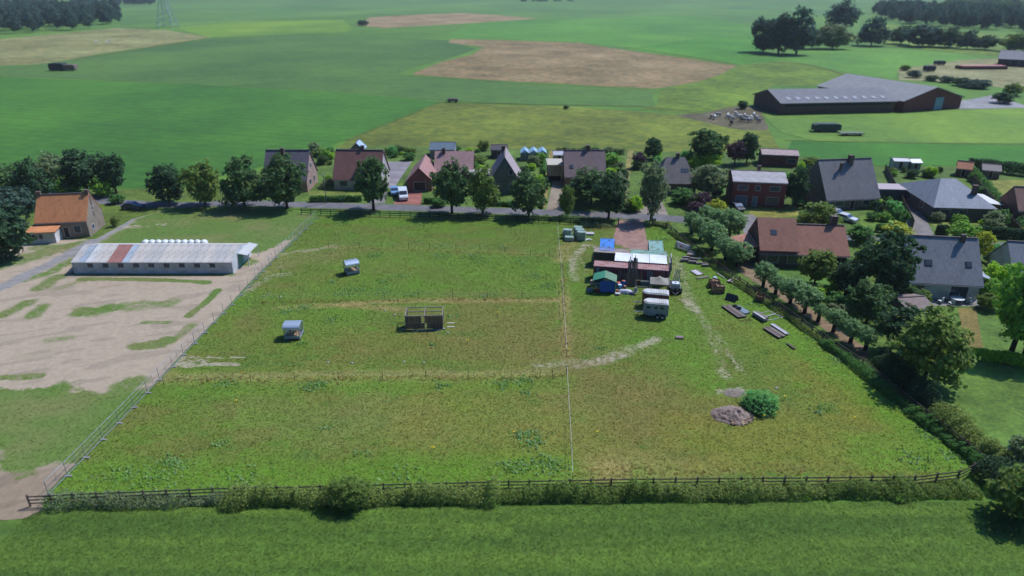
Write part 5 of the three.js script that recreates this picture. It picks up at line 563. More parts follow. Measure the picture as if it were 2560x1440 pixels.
// cattle in the mud: one body, cloned
{
  const R = 44, mc = new MarchingCubes(R, new THREE.MeshStandardMaterial(), false, false, 60000), half = 1.5, bones = [[-0.85, 1.1, 0, 0.33, 0.7, 1.12, 0, 0.34], [0.7, 1.12, 0, 0.3, 1.05, 1.35, 0, 0.2], [1.05, 1.35, 0, 0.17, 1.38, 1.22, 0, 0.1], [-0.1, 0.95, 0, 0.34, 0.3, 0.95, 0, 0.33], [-1.05, 1.25, 0, 0.06, -1.14, 0.6, 0, 0.03]]; for (const [x, z] of [[0.6, 0.2], [0.6, -0.2]]) bones.push([x, 0.95, z, 0.15, x, 0.5, z, 0.09], [x, 0.5, z, 0.08, x + 0.02, 0.03, z, 0.08]); for (const [x, z] of [[-0.85, 0.22], [-0.85, -0.22]]) bones.push([x, 1.0, z, 0.2, x + 0.05, 0.62, z, 0.1], [x + 0.05, 0.62, z, 0.1, x - 0.1, 0.45, z, 0.08], [x - 0.1, 0.45, z, 0.08, x - 0.06, 0.03, z, 0.08]);
  const dist = (x, y, z, b) => { const dx = b[4] - b[0], dy = b[5] - b[1], dz = b[6] - b[2], L = dx * dx + dy * dy + dz * dz, t = clamp(((x - b[0]) * dx + (y - b[1]) * dy + (z - b[2]) * dz) / L); return Math.hypot(x - b[0] - dx * t, y - b[1] - dy * t, z - b[2] - dz * t) - (b[3] + (b[7] - b[3]) * t); };
  for (let k = 0; k < R; k++) for (let j = 0; j < R; j++) for (let i = 0; i < R; i++) { const x = (i / R * 2 - 1) * half, y = (j / R * 2 - 1) * half + 1, z = (k / R * 2 - 1) * half; let s = 0; for (const b of bones) s += Math.exp(-dist(x, y, z, b) * 14); mc.field[i + j * R + k * R * R] = Math.log(s) / 14; }
  mc.isolation = 0; mc.update(); const n = mc.count, g = new THREE.BufferGeometry(); g.setAttribute('position', new THREE.BufferAttribute(mc.positionArray.slice(0, n * 3), 3)); g.setAttribute('normal', new THREE.BufferAttribute(mc.normalArray.slice(0, n * 3), 3)); g.scale(half, half, half).translate(0, 1, 0); g.computeBoundingBox(); g.translate(0, -g.boundingBox.min.y, 0);
  const white = mat(206, 200, 194, 0.9), dark = mat(70, 66, 68, 0.9), grey = mat(150, 144, 146, 0.9); srand(17);
  for (const [x, y, m] of [[1778, 296, grey], [1786, 298, white], [1794, 292, grey], [1818, 294, white], [1826, 298, grey], [1832, 302, white], [1840, 290, white], [1848, 296, white], [1852, 303, dark], [1860, 294, white], [1868, 299, white], [1874, 305, white], [1878, 300, white], [1884, 292, white], [1890, 299, grey], [1828, 312, dark], [1896, 306, grey], [1864, 306, grey]]) solo('cow', g, m, m === white ? 'white cow standing in the muddy yard beside cattle barn' : m === dark ? 'dark cow standing in the muddy yard beside cattle barn' : 'greyish cow standing in the muddy yard beside cattle barn', 'cow', m === white ? 'white cattle in the mud' : m === dark ? 'dark cattle in the mud' : 'greyish cattle in the mud', G(x, y), rnd() * 6.28);
  for (const [x, y] of [[240, 106], [268, 108], [275, 104]]) solo('cow', g, white, 'pale cow standing on the stubble field', 'cow', 'cattle on the stubble field', G(x, y), rnd() * 6.28);
}
// ---------- cars ----------
function car(name, label, category, p, turn, m, van = false) {
  const t = thing(name, label, category, p, turn), L = van ? 5.0 : 4.3, W = van ? 1.95 : 1.75;
  const prof = van ? [[-2.5, 0.35], [2.45, 0.35], [2.5, 0.9], [2.25, 1.15], [1.55, 1.3], [0.95, 2.05], [-2.4, 2.12], [-2.5, 1.9]] : [[-2.15, 0.3], [2.12, 0.3], [2.15, 0.72], [1.95, 0.88], [0.95, 0.98], [0.3, 1.44], [-1.25, 1.48], [-1.9, 1.02], [-2.15, 0.95]];
  part('body', extrude(prof, W, 0.08), m, t); const q = van ? [[1.5, 1.28], [0.92, 1.96], [0.2, 1.98], [0.2, 1.25]] : [[0.85, 1.0], [0.28, 1.36], [-1.2, 1.4], [-1.7, 1.02]]; part('side_window', extrude(q, W + 0.02), glassDark, t);
  const ws = van ? [[1.62, 1.3], [0.98, 2.02]] : [[1.0, 0.99], [0.34, 1.42]], dx = ws[1][0] - ws[0][0], dy = ws[1][1] - ws[0][1]; part('windscreen', box(Math.hypot(dx, dy) * 0.9, 0.04, W * 0.82, (ws[0][0] + ws[1][0]) / 2, (ws[0][1] + ws[1][1]) / 2 + 0.02, 0, 0, 0, Math.atan2(dy, dx)), glassDark, t);
  for (const x of [L * 0.31, -L * 0.31]) for (const z of [-1, 1]) { const w = part('wheel', cyl(0.32, 0.32, 0.22, x, 0.32, z * (W / 2 - 0.1), 14, 'z'), rubber, t); part('rim', cyl(0.19, 0.19, 0.24, x, 0.32, z * (W / 2 - 0.095), 10, 'z'), steel, w); }
  for (const z of [-0.6, 0.6]) { part('headlight', box(0.08, 0.16, 0.34, L / 2 - 0.02, 0.68, z), glassSky, t); part('tail_light', box(0.08, 0.2, 0.2, -L / 2 + 0.02, 0.8, z), mat(140, 30, 28, 0.4), t); } return t;
}
const paint = (r, g, b) => new THREE.MeshPhysicalMaterial({ color: RGB(r, g, b), roughness: 0.45, clearcoat: 0.6, clearcoatRoughness: 0.2 });
car('parked_car', 'dark blue car parked on the lane by orange roofed house', 'car', G(334, 522), 0.05, paint(52, 60, 92)); car('parked_van', 'white van parked on the red brick driveway', 'van', G(1008, 496), -1.35, paint(216, 218, 222), true); car('parked_car', 'light blue car parked behind the white van', 'car', G(987, 484), -1.4, paint(112, 148, 186)); car('parked_car', 'silver car parked before the grey roofed house', 'car', G(2114, 552), -0.9, paint(196, 196, 204)); car('parked_car', 'dark car parked before the red brick house', 'car', G(1842, 524), -1.4, paint(62, 60, 68)); car('parked_car', 'grey car parked beside the silver car', 'car', G(2090, 540), -1.0, paint(130, 130, 140));
{ const t = thing('patio_set', 'pale patio table and chairs on slate house terrace', 'table', G(2390, 756)); part('table_top', cyl(1.0, 1.0, 0.06, 0, 0.74, 0, 18), plasticWhite, t); for (const [x, z] of [[0.5, 0.5], [-0.5, 0.5], [0.5, -0.5], [-0.5, -0.5]]) part('leg', box(0.06, 0.72, 0.06, x, 0.36, z), plasticWhite, t); for (const [x, z] of [[-2.6, 0.3], [1.8, 0.4], [-1.4, 1.0], [1.2, -1.1]]) { const c = solo('garden_chair', [box(0.6, 0.08, 0.6, 0, 0.45, 0), box(0.6, 0.6, 0.08, 0, 0.75, -0.28), ...[[-0.26, -0.26], [0.26, -0.26], [-0.26, 0.26], [0.26, 0.26]].map(([a, b]) => box(0.06, 0.42, 0.06, a, 0.21, b))], plasticWhite, 'pale garden chair on the slate house terrace', 'chair', 'chairs on the terrace', G(2390, 756).add(new THREE.Vector3(x, 0, z)), x); } }
// ---------- shipping containers ----------
function corrPlan(L, W, pitch, dep) {                                       // outline of ribbed walls seen from above
  const pts = [], run = (n, f) => { for (let i = 0; i < n; i++) for (const [u, k] of [[0, 0], [0.36, 0], [0.5, 1], [0.86, 1]]) f((i + u) / n, k * dep); }, nx = Math.round(L / pitch), nz = Math.round(W / pitch);
  run(nx, (t, k) => pts.push([-L / 2 + L * t, -W / 2 + k])); run(nz, (t, k) => pts.push([L / 2 - k, -W / 2 + W * t])); run(nx, (t, k) => pts.push([L / 2 - L * t, W / 2 - k])); run(nz, (t, k) => pts.push([-L / 2 + k, W / 2 - W * t])); return pts;
}
function container(label, p, turn, L, wallC, roofC, ends, roofTex = texRust, W = 2.44, H = 2.59) {
  const t = thing('shipping_container', label, 'container', p, turn), wm = mat(...wallC, 0.8, { map: tiled(texDirt, 3) }), rm = mat(...roofC, 0.85, { map: tiled(roofTex, 3.4) });
  part('wall', extrude(corrPlan(L - 0.16, W - 0.16, 0.28, 0.05), H - 0.3).rotateX(-Math.PI / 2).translate(0, H / 2, 0), wm, t);
  part('roof', corrug(L - 0.2, W - 0.2, 0.24, 0.022, 0.02).translate(0, H - 0.06, 0), rm, t);
  const f = []; for (const z of [-1, 1]) { f.push(box(L - 0.24, 0.12, 0.1, 0, H - 0.05, z * (W / 2 - 0.05)), box(L - 0.24, 0.16, 0.1, 0, 0.09, z * (W / 2 - 0.05))); for (const x of [-1, 1]) f.push(box(0.12, H, 0.12, x * (L / 2 - 0.06), H / 2, z * (W / 2 - 0.06))); } for (const x of [-1, 1]) f.push(box(0.1, 0.12, W - 0.24, x * (L / 2 - 0.05), H - 0.05, 0), box(0.1, 0.16, W - 0.24, x * (L / 2 - 0.05), 0.09, 0)); part('frame', f, rm, t);
  for (const z of [-0.58, 0.58]) { const d = part('door', box(0.06, H - 0.36, 1.08, ends * (L / 2 - 0.0), H / 2, z), wm, t); for (const k of [-0.25, 0.25]) part('lock_rod', rod([ends * (L / 2 + 0.05), 0.2, z + k], [ends * (L / 2 + 0.05), H - 0.2, z + k], 0.022, 0.022, 6), darkSteel, d); } return t;
}
const redTop = [G(1484, 664.5, 2.59), G(1672, 677, 2.59)], redDir = redTop[1].clone().sub(redTop[0]), YT = Math.atan2(-redDir.z, redDir.x), RL = redDir.length();
const yardX = new THREE.Vector3(Math.cos(YT), 0, -Math.sin(YT)), yardZ = new THREE.Vector3(Math.sin(YT), 0, Math.cos(YT)), redC = redTop[0].clone().add(redTop[1]).multiplyScalar(0.5).setY(0).addScaledVector(yardZ, -1.22);
const Y = (x, z, y = 0) => redC.clone().addScaledVector(yardX, x).addScaledVector(yardZ, z).setY(y);       // yard frame: x along the red container, z toward its open side
container('long dark red shipping container with rusty pink roof', Y(0, 0), YT, RL, [138, 72, 86], [178, 138, 132], 1);
container('dark green shipping container with rust streaked roof', Y(-3.35, -6.3), YT, 6.06, [84, 98, 84], [158, 146, 134], -1);
container('dark shipping container with teal patched roof behind white sheets', Y(2.85, -6.35), YT, 6.06, [72, 70, 78], [134, 172, 154], 1);
container('shipping container with bright blue peeling roof', G(1518, 611, 2.59).setY(0), YT + Math.PI / 2 + 0.03, 6.06, [70, 78, 100], [72, 142, 224], -1);
container('shipping container with weathered teal roof beside gravel drive', G(1640, 616, 2.59).setY(0), YT + Math.PI / 2 + 0.02, 6.06, [96, 74, 74], [142, 182, 170], -1);
{ const t = thing('roof_shelter', 'three white roof sheets spanning between the containers', 'roof', Y(0, 0), YT), m = mat(246, 247, 245, 0.55, { map: tiled(texDirt, 9) }); for (let i = 0; i < 3; i++) part('roof_sheet', box(2.78, 0.04, 3.95, -1.3 + i * 2.82, 2.72 + i * 0.004, -3.2, 0, -0.012), m, t); for (let i = 0; i < 2; i++) part('joint_strip', box(0.06, 0.03, 3.95, 0.11 + i * 2.82, 2.75, -3.2, 0, -0.012), darkSteel, t); for (const z of [-1.5, -4.9]) part('beam', box(8.6, 0.1, 0.1, 1.5, 2.64, z), woodDark, t); part('side_board', box(0.06, 2.5, 3.6, 5.75, 1.3, -3.2), mat(92, 92, 104, 0.8), t); }
// ---------- green tent, gazebo ----------
{
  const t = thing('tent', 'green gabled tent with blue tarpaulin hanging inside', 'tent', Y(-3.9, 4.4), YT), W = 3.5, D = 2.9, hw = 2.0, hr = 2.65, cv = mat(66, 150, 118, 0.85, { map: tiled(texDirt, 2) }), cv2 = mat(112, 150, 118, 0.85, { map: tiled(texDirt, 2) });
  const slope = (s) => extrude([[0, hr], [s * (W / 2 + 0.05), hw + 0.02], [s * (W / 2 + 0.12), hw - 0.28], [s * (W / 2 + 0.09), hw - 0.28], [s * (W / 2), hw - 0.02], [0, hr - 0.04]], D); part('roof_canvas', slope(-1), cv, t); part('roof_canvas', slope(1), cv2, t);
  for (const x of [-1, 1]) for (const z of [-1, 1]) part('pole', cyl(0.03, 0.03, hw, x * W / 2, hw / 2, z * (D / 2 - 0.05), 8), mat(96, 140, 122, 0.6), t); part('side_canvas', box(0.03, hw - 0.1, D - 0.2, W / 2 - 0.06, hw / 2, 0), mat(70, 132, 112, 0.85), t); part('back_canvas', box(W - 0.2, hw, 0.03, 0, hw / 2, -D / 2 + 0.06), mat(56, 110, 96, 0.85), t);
  const g = new THREE.PlaneGeometry(2.4, 1.75, 24, 12), ps = g.attributes.position; for (let i = 0; i < ps.count; i++) { const x = ps.getX(i), y = ps.getY(i); ps.setZ(i, Math.sin(x * 5 + y * 2) * 0.08 + Math.sin(x * 11) * 0.03 + (0.9 - y) * 0.18); ps.setY(i, y + Math.sin(x * 1.6 + 1) * 0.06); } g.computeVertexNormals(); part('tarpaulin', g.translate(0.5, 0.98, D / 2 - 0.45), mat(36, 98, 176, 0.6, { side: THREE.DoubleSide }), t);
  part('ridge_lamp', box(0.8, 0.08, 0.08, 0.3, 2.2, D / 2 - 0.1), plasticWhite, t);
}
{
  const t = thing('gazebo', 'grey pointed gazebo canopy over stored tools', 'gazebo', Y(4.45, 4.3), YT), w = 1.38, hw = 2.05, hr = 2.95, n = 10, P = [], I = [];
  for (let j = 0; j <= n; j++) for (let i = 0; i <= n; i++) { const u = i / n * 2 - 1, v = j / n * 2 - 1, r = Math.max(Math.abs(u), Math.abs(v)), q = 1 - r; P.push(u * w, hw + (hr - hw) * (0.45 * q + 0.55 * q * q * q) - 0.06 * (1 - u * u) * (r > 0.99 ? 1 : 0), v * w); if (i < n && j < n) { const a = j * (n + 1) + i; I.push(a, a + n + 1, a + 1, a + 1, a + n + 1, a + n + 2); } }
  const g = new THREE.BufferGeometry(); g.setAttribute('position', new THREE.Float32BufferAttribute(P, 3)); g.setIndex(I); g.computeVertexNormals(); const cm = mat(146, 140, 126, 0.95); cm.side = THREE.DoubleSide; part('canopy', g, cm, t);
  part('valance', [box(2 * w, 0.2, 0.02, 0, hw - 0.1, w), box(2 * w, 0.2, 0.02, 0, hw - 0.1, -w), box(0.02, 0.2, 2 * w, w, hw - 0.1, 0), box(0.02, 0.2, 2 * w, -w, hw - 0.1, 0)], mat(134, 128, 118, 0.95), t); for (const x of [-1, 1]) for (const z of [-1, 1]) part('leg', box(0.05, hw, 0.05, x * (w - 0.05), hw / 2, z * (w - 0.05)), mat(176, 176, 172, 0.6), t); part('side_sheet', box(0.03, 1.9, 2.4, -w + 0.1, 0.98, 0), mat(110, 112, 112, 0.9), t);
}
// ---------- timber leaning on the red container ----------
srand(21); const poleMs = [mat(160, 140, 122, 0.95, { map: tiled(texWood, 1) }), mat(134, 120, 112, 0.95, { map: tiled(texWood, 1) }), mat(176, 146, 120, 0.95, { map: tiled(texWood, 1) }), mat(120, 130, 124, 0.95, { map: tiled(texWood, 1) })];
for (let i = 0; i < 13; i++) { const x = -0.7 + i * 0.16 + gauss() * 0.03, L = rr(3.5, 5.0), b = Y(x + gauss() * 0.05, 2.6 + rr(-0.2, 0.25)), e = Y(x * 0.7 + 0.1 + gauss() * 0.04, 1.28, 3.2).lerp(b, 0), o = solo('leaning_pole', bar([0, 0, 0], e.clone().sub(b).normalize().multiplyScalar(L).toArray(), 0.11, 0.11), poleMs[i % 4], 'long weathered pole leaning high over the red container', 'pole', 'tall poles leaning on the red container', b.setY(0.06)); }
for (let i = 0; i < 12; i++) { const left = i < 7, x = left ? -1.9 + i * 0.2 : 1.2 + (i - 7) * 0.2, L = rr(1.7, 2.7), b = Y(x, 1.9 + rr(-0.1, 0.2)), e = Y(x + gauss() * 0.1, 1.28, L * 0.94); solo('leaning_board', bar([0, 0, 0], e.sub(b).normalize().multiplyScalar(L).toArray(), 0.16, 0.05), poleMs[(i * 3) % 4], left ? 'short dark board leaning on red container beside blue barrel' : 'short dark board leaning on red container beside the metal frame', 'board', left ? 'short boards by the blue barrel' : 'short boards by the metal frame', b.setY(0.05)); }
for (const [x, z, y1, y2, w, c, label, n] of [[3.0, 1.5, 0.05, 2.4, 0.2, [110, 128, 136], 'grey plank leaning on red container beside gazebo', 2], [3.35, 1.5, 0.05, 2.2, 0.18, [120, 140, 146], 'pale grey plank leaning on red container beside gazebo', 1], [-5.2, 1.6, 0.05, 2.3, 0.5, [104, 122, 142], 'blue grey sheet leaning on red container behind tent', 1]]) for (let k = 0; k < n; k++) solo('leaning_plank', bar([0, 0, 0], [0, y2, -0.25], w, 0.05), mat(...c, 0.8), label + (k ? ' under ladder' : ''), 'plank', undefined, Y(x - k * 0.3, z, y1), YT);
{ const t = thing('ladder', 'short dark ladder leaning on the red container', 'ladder', Y(5.15, 1.75), YT); for (const x of [-0.2, 0.2]) part('stile', bar([x, 0.02, 0], [x, 3.0, -0.5], 0.06), darkSteel, t); for (let i = 1; i < 9; i++) part('rung', bar([-0.2, i * 0.32, -i * 0.055], [0.2, i * 0.32, -i * 0.055], 0.04), steel, t); }
for (let i = 0; i < 4; i++) solo('leaning_post', bar([0, 0, 0], [0.5 - i * 0.05, 2.5, -1.5], 0.1, 0.07), i % 2 ? woodPale : mat(176, 172, 182, 0.8), 'pale long post leaning on the end of red container', 'post', 'pale posts at the container end', Y(6.6 + i * 0.28, 1.7, 0.04), YT);
for (let i = 0; i < 4; i++) solo('stored_sheet', box(0.1, 1.7 + (i % 2) * 0.5, 2.2, 0, 0.85 + (i % 2) * 0.25, 0, 0, 0, 0.1), i % 2 ? mat(176, 176, 186, 0.8) : mat(86, 88, 100, 0.8), 'upright panel stored along the container row end', 'panel', 'upright panels at the row end', Y(6.25 + i * 0.16, -3.4 - i * 1.1), YT);
// ---------- yard clutter ----------
function barrel(label, p, m, h = 0.95, r = 0.3, lid) { const t = thing('barrel', label, 'barrel', p); part('drum', new THREE.LatheGeometry([[0, 0.0], [r * 0.95, 0], [r, 0.04], [r, h * 0.32], [r * 1.04, h * 0.34], [r, h * 0.36], [r, h * 0.64], [r * 1.04, h * 0.66], [r, h * 0.68], [r, h - 0.05], [r * 0.92, h], [0, h]].map(([x, y]) => new THREE.Vector2(x, y)), 18), m, t); part('lid', cyl(r * 0.86, r * 0.86, 0.04, 0, h + 0.02, 0, 18), lid ?? m, t); return t; }
const blueP = mat(40, 88, 168, 0.5), blueL = mat(72, 136, 196, 0.5);
barrel('tall blue barrel with orange lid against leaning boards', Y(-1.0, 2.7), blueP, 1.0, 0.33, mat(206, 120, 80, 0.6)); barrel('light blue tub beside the green tent', Y(-1.55, 3.7), blueL, 0.7, 0.34, plasticWhite); barrel('bright blue drum with red orange lid beside green tent', Y(-1.75, 3.1), blueP, 0.8, 0.32, mat(210, 92, 62, 0.6)); barrel('brown plastic bucket by the tall poles', Y(-0.75, 3.5), mat(116, 86, 76, 0.7), 0.45, 0.25, mat(150, 120, 104, 0.7));
barrel('black water drum on the loaded trailer side', Y(7.1, 4.3), black, 0.9, 0.3); barrel('black open drum beside black water drum', Y(7.75, 4.0), black, 0.9, 0.3);
{ srand(8); const g = new THREE.IcosahedronGeometry(0.5, 4), p = g.attributes.position; for (let i = 0; i < p.count; i++) { const x = p.getX(i), y = p.getY(i), z = p.getZ(i), k = 0.75 + 0.7 * fbm(x * 3 + 5, z * 3 + y * 2, 33, 3); p.setXYZ(i, x * 1.9 * k, Math.max(0.0, (y + 0.1) * 0.95 * k), z * 0.95 * k); } g.computeVertexNormals(); solo('crumpled_sheet', g, mat(214, 210, 216, 0.8), 'crumpled white plastic sheet lying beside the green tent', 'sheet', undefined, Y(-0.6, 5.2, 0.0), YT); solo('crumpled_sheet', g.clone().scale(0.45, 0.7, 0.6), mat(120, 116, 150, 0.8), 'small bluish crumpled sheet beside white plastic sheet', 'sheet', undefined, Y(0.35, 5.5), YT); }
for (const [label, x, z, w, h, d, c] of [['pale storage crate before the green tent post', -1.75, 6.1, 0.7, 0.3, 0.5, [190, 184, 180]], ['grey plastic crate beside green tent', -6.1, 5.6, 0.8, 0.4, 0.5, [128, 134, 142]], ['red box before the grey cabinet in tent', -4.9, 5.5, 0.6, 0.45, 0.5, [150, 44, 52]], ['dark red box inside the gazebo', 3.5, 5.0, 0.5, 0.5, 0.5, [116, 48, 52]], ['blue grey chest inside the gazebo', 4.9, 5.1, 1.1, 0.5, 0.6, [98, 116, 130]], ['cream sack inside gazebo', 5.3, 4.5, 0.4, 0.7, 0.4, [206, 186, 166]], ['orange brown bag at tent corner', -1.85, 5.4, 0.35, 0.55, 0.35, [168, 98, 72]], ['stacked cream boxes behind tent', -5.9, 3.2, 0.5, 0.9, 0.5, [178, 152, 136]], ['dark trunk inside gazebo', 4.2, 4.2, 0.9, 0.7, 0.6, [54, 54, 62]], ['teal workbench at the red container', 2.5, 1.9, 1.6, 0.9, 0.7, [76, 104, 118]]]) { const t = thing('storage_box', label, 'box', Y(x, z), YT + (x % 1) * 0.2), m = mat(...c, 0.8); part('body', box(w, h * 0.86, d, 0, h * 0.43, 0), m, t); part('lid', box(w + 0.05, h * 0.13, d + 0.05, 0, h * 0.93, 0), m, t); }
{ const t = thing('cabinet', 'grey open cabinet standing in the green tent', 'cabinet', Y(-4.9, 4.7), YT); part('side_panel', box(0.06, 1.1, 0.5, -0.4, 0.55, 0), frameWhite, t); part('side_panel', box(0.06, 1.1, 0.5, 0.4, 0.55, 0), frameWhite, t); for (const y of [0.05, 0.55, 1.07]) part('shelf', box(0.74, 0.05, 0.5, 0, y, 0), frameWhite, t); }
{ const t = thing('metal_frame', 'pale tubular frame standing between poles and gazebo', 'frame', Y(2.15, 3.4), YT), m = mat(190, 188, 180, 0.6); for (const x of [-1.25, 1.25]) part('upright', box(0.06, 1.5, 0.06, x, 0.75, 0), m, t); part('top_bar', box(2.56, 0.06, 0.06, 0, 1.53, 0), mat(196, 160, 120, 0.7), t); part('middle_bar', box(2.44, 0.05, 0.05, 0, 0.5, 0), m, t); for (const x of [-0.5, 0.3]) part('spoke', box(0.05, 0.5, 0.05, x, 0.25, 0), m, t); }
{ const t = thing('garden_chair', 'white plastic chair with dark seat cushion beside horse trailer', 'chair', Y(0.95, 5.5), YT); part('seat', box(0.5, 0.07, 0.5, 0, 0.45, 0), plasticWhite, t); part('cushion', box(0.42, 0.08, 0.42, 0, 0.53, 0.02), mat(52, 54, 84, 0.9), t); part('backrest', box(0.5, 0.55, 0.06, 0, 0.76, -0.24), plasticWhite, t); for (const [a, b] of [[-0.22, -0.22], [0.22, -0.22], [-0.22, 0.22], [0.22, 0.22]]) part('leg', box(0.05, 0.42, 0.05, a, 0.21, b), plasticWhite, t); }
{ // loaded trailer with caged tank
  const t = thing('flatbed_trailer', 'narrow flatbed trailer loaded beside the gazebo', 'trailer', G(1686, 728), YT + 0.02); part('bed', box(1.5, 0.12, 4.2, 0, 0.55, -0.8), woodDark, t); for (const z of [-0.5, -1.3]) for (const x of [-0.8, 0.8]) { const w = part('wheel', cyl(0.3, 0.3, 0.2, x, 0.3, z, 14, 'x'), rubber, t); part('rim', cyl(0.15, 0.15, 0.22, x, 0.3, z, 10, 'x'), steel, w); } part('drawbar', [bar([-0.6, 0.5, 1.3], [0, 0.42, 2.2], 0.08), bar([0.6, 0.5, 1.3], [0, 0.42, 2.2], 0.08)], darkSteel, t); for (const x of [-0.78, 0.78]) part('side_rail', [box(0.05, 0.05, 4.2, x, 1.1, -0.8), box(0.05, 0.5, 0.05, x, 0.86, 1.25), box(0.05, 0.5, 0.05, x, 0.86, -2.8)], steel, t);
  const q = thing('water_tank', 'white water tank in wire cage on flatbed trailer', 'tank', G(1686, 728).setY(0.615), YT + 0.02); part('tank', box(1.05, 0.95, 1.0, 0, 0.55, 0.4), mat(206, 212, 220, 0.5), q); const cage = []; for (let i = 0; i <= 4; i++) { const u = -0.55 + i * 0.275; part('cage_bar', [box(0.03, 1.05, 0.03, u, 0.55, 0.93), box(0.03, 1.05, 0.03, u, 0.55, -0.13)], steel, q); } for (const y of [0.2, 0.55, 0.9]) part('cage_hoop', [box(1.14, 0.03, 0.03, 0, y, 0.95), box(1.14, 0.03, 0.03, 0, y, -0.15), box(0.03, 0.03, 1.08, -0.57, y, 0.4), box(0.03, 0.03, 1.08, 0.57, y, 0.4)], steel, q); part('cap', cyl(0.12, 0.12, 0.05, 0, 1.05, 0.4, 12), black, q);
}
// ---------- horse trailers ----------
function horseTrailer(label, p, turn, L, sideM, noseM, roofM2) {
  const t = thing('horse_trailer', label, 'trailer', p, turn), W = 1.75, r = 0.8, plan = (e) => { const pts = []; for (let i = 0; i <= 10; i++) { const a = Math.PI / 2 + Math.PI * i / 10; pts.push([-L / 2 + r + Math.cos(a) * (r + e), Math.sin(a) * (W / 2 + e)]); } pts.push([L / 2 + e, -W / 2 - e], [L / 2 + e, W / 2 + e]); return pts; };
  part('body', extrude(plan(0), 1.75).rotateX(-Math.PI / 2).translate(0, 0.45 + 0.875, 0), sideM, t); if (noseM) part('nose', extrude([...plan(0.02).slice(0, 11), [-L / 2 + r + 0.35, -W / 2 - 0.02], [-L / 2 + r + 0.35, W / 2 + 0.02]].map(([a, b]) => [a, b]), 1.2).rotateX(-Math.PI / 2).translate(0, 1.12, 0), noseM, t);
  const roof = part('roof', [extrude(plan(0.04), 0.16, 0.05).rotateX(-Math.PI / 2).translate(0, 2.28, 0), extrude(plan(-0.1), 0.14, 0.06).rotateX(-Math.PI / 2).translate(0, 2.4, 0)], roofM2, t); for (let i = 0; i < 7; i++) part('roof_rib', box(0.04, 0.05, W - 0.3, -L / 2 + 1.25 + i * (L - 1.5) / 6.5, 2.48, 0), mat(150, 132, 112, 0.8), roof);
  for (const x of [-L / 2 + 0.72, -L / 2 + 1.75, -L / 2 + 2.6]) { const w = part('window', box(0.5, 0.36, 0.06, x, 1.72, W / 2 + 0.0), frameDark, t); part('pane', box(0.42, 0.28, 0.03, x, 1.72, W / 2 + 0.03), mat(62, 66, 58, 0.25), w); } part('door', [box(0.02, 1.6, 0.03, -L / 2 + 0.4, 1.3, W / 2 + 0.0), box(0.02, 1.6, 0.03, -L / 2 + 1.12, 1.3, W / 2 + 0.0)], darkSteel, t); part('trim_strip', box(L - r - 0.3, 0.04, 0.03, r / 2, 1.32, W / 2 + 0.005), steel, t);
  for (const z of [-1, 1]) { for (const x of [0.35, 1.05]) { const w = part('wheel', cyl(0.3, 0.3, 0.18, x, 0.3, z * (W / 2 + 0.06), 16, 'z'), rubber, t); part('rim', cyl(0.17, 0.17, 0.2, x, 0.3, z * (W / 2 + 0.065), 12, 'z'), mat(206, 206, 204, 0.5), w); } part('fender', extrude([[-0.1, 0.38], [0.02, 0.68], [0.3, 0.76], [1.1, 0.76], [1.38, 0.68], [1.5, 0.38], [1.44, 0.38], [1.32, 0.62], [1.1, 0.7], [0.3, 0.7], [0.08, 0.62], [-0.04, 0.38]], 0.26).translate(0, 0, z * (W / 2 + 0.09)), black, t); }
  part('drawbar', [bar([-L / 2 + 0.5, 0.46, 0.5], [-L / 2 - 1.0, 0.46, 0], 0.08), bar([-L / 2 + 0.5, 0.46, -0.5], [-L / 2 - 1.0, 0.46, 0], 0.08), box(0.3, 0.1, 0.1, -L / 2 - 1.1, 0.48, 0)], steel, t); part('jockey_wheel', [cyl(0.1, 0.1, 0.07, -L / 2 - 0.7, 0.1, 0.12, 10, 'z'), cyl(0.03, 0.03, 0.6, -L / 2 - 0.7, 0.42, 0.12, 8)], darkSteel, t); part('ramp', box(0.06, 1.7, W - 0.1, L / 2 + 0.05, 1.3, 0), noseM ?? sideM, t); for (const z of [-0.7, 0.7]) part('tail_light', box(0.05, 0.1, 0.2, L / 2 + 0.08, 0.58, z), mat(160, 40, 36, 0.4), t); return t;
}
const whiteRoof = mat(222, 220, 216, 0.5, { map: tiled(texDirt, 3) });
horseTrailer('grey two axle horse trailer with white ribbed roof and three windows', G(1637, 790), YT - 0.02, 3.45, mat(160, 170, 180, 0.5, { map: tiled(texDirt, 4) }), null, whiteRoof);
horseTrailer('brown sided horse trailer with white ribbed roof behind grey trailer', G(1636, 765), YT - 0.02, 3.75, mat(128, 64, 72, 0.6, { map: tiled(texDirt, 4) }), mat(140, 96, 66, 0.7), whiteRoof);
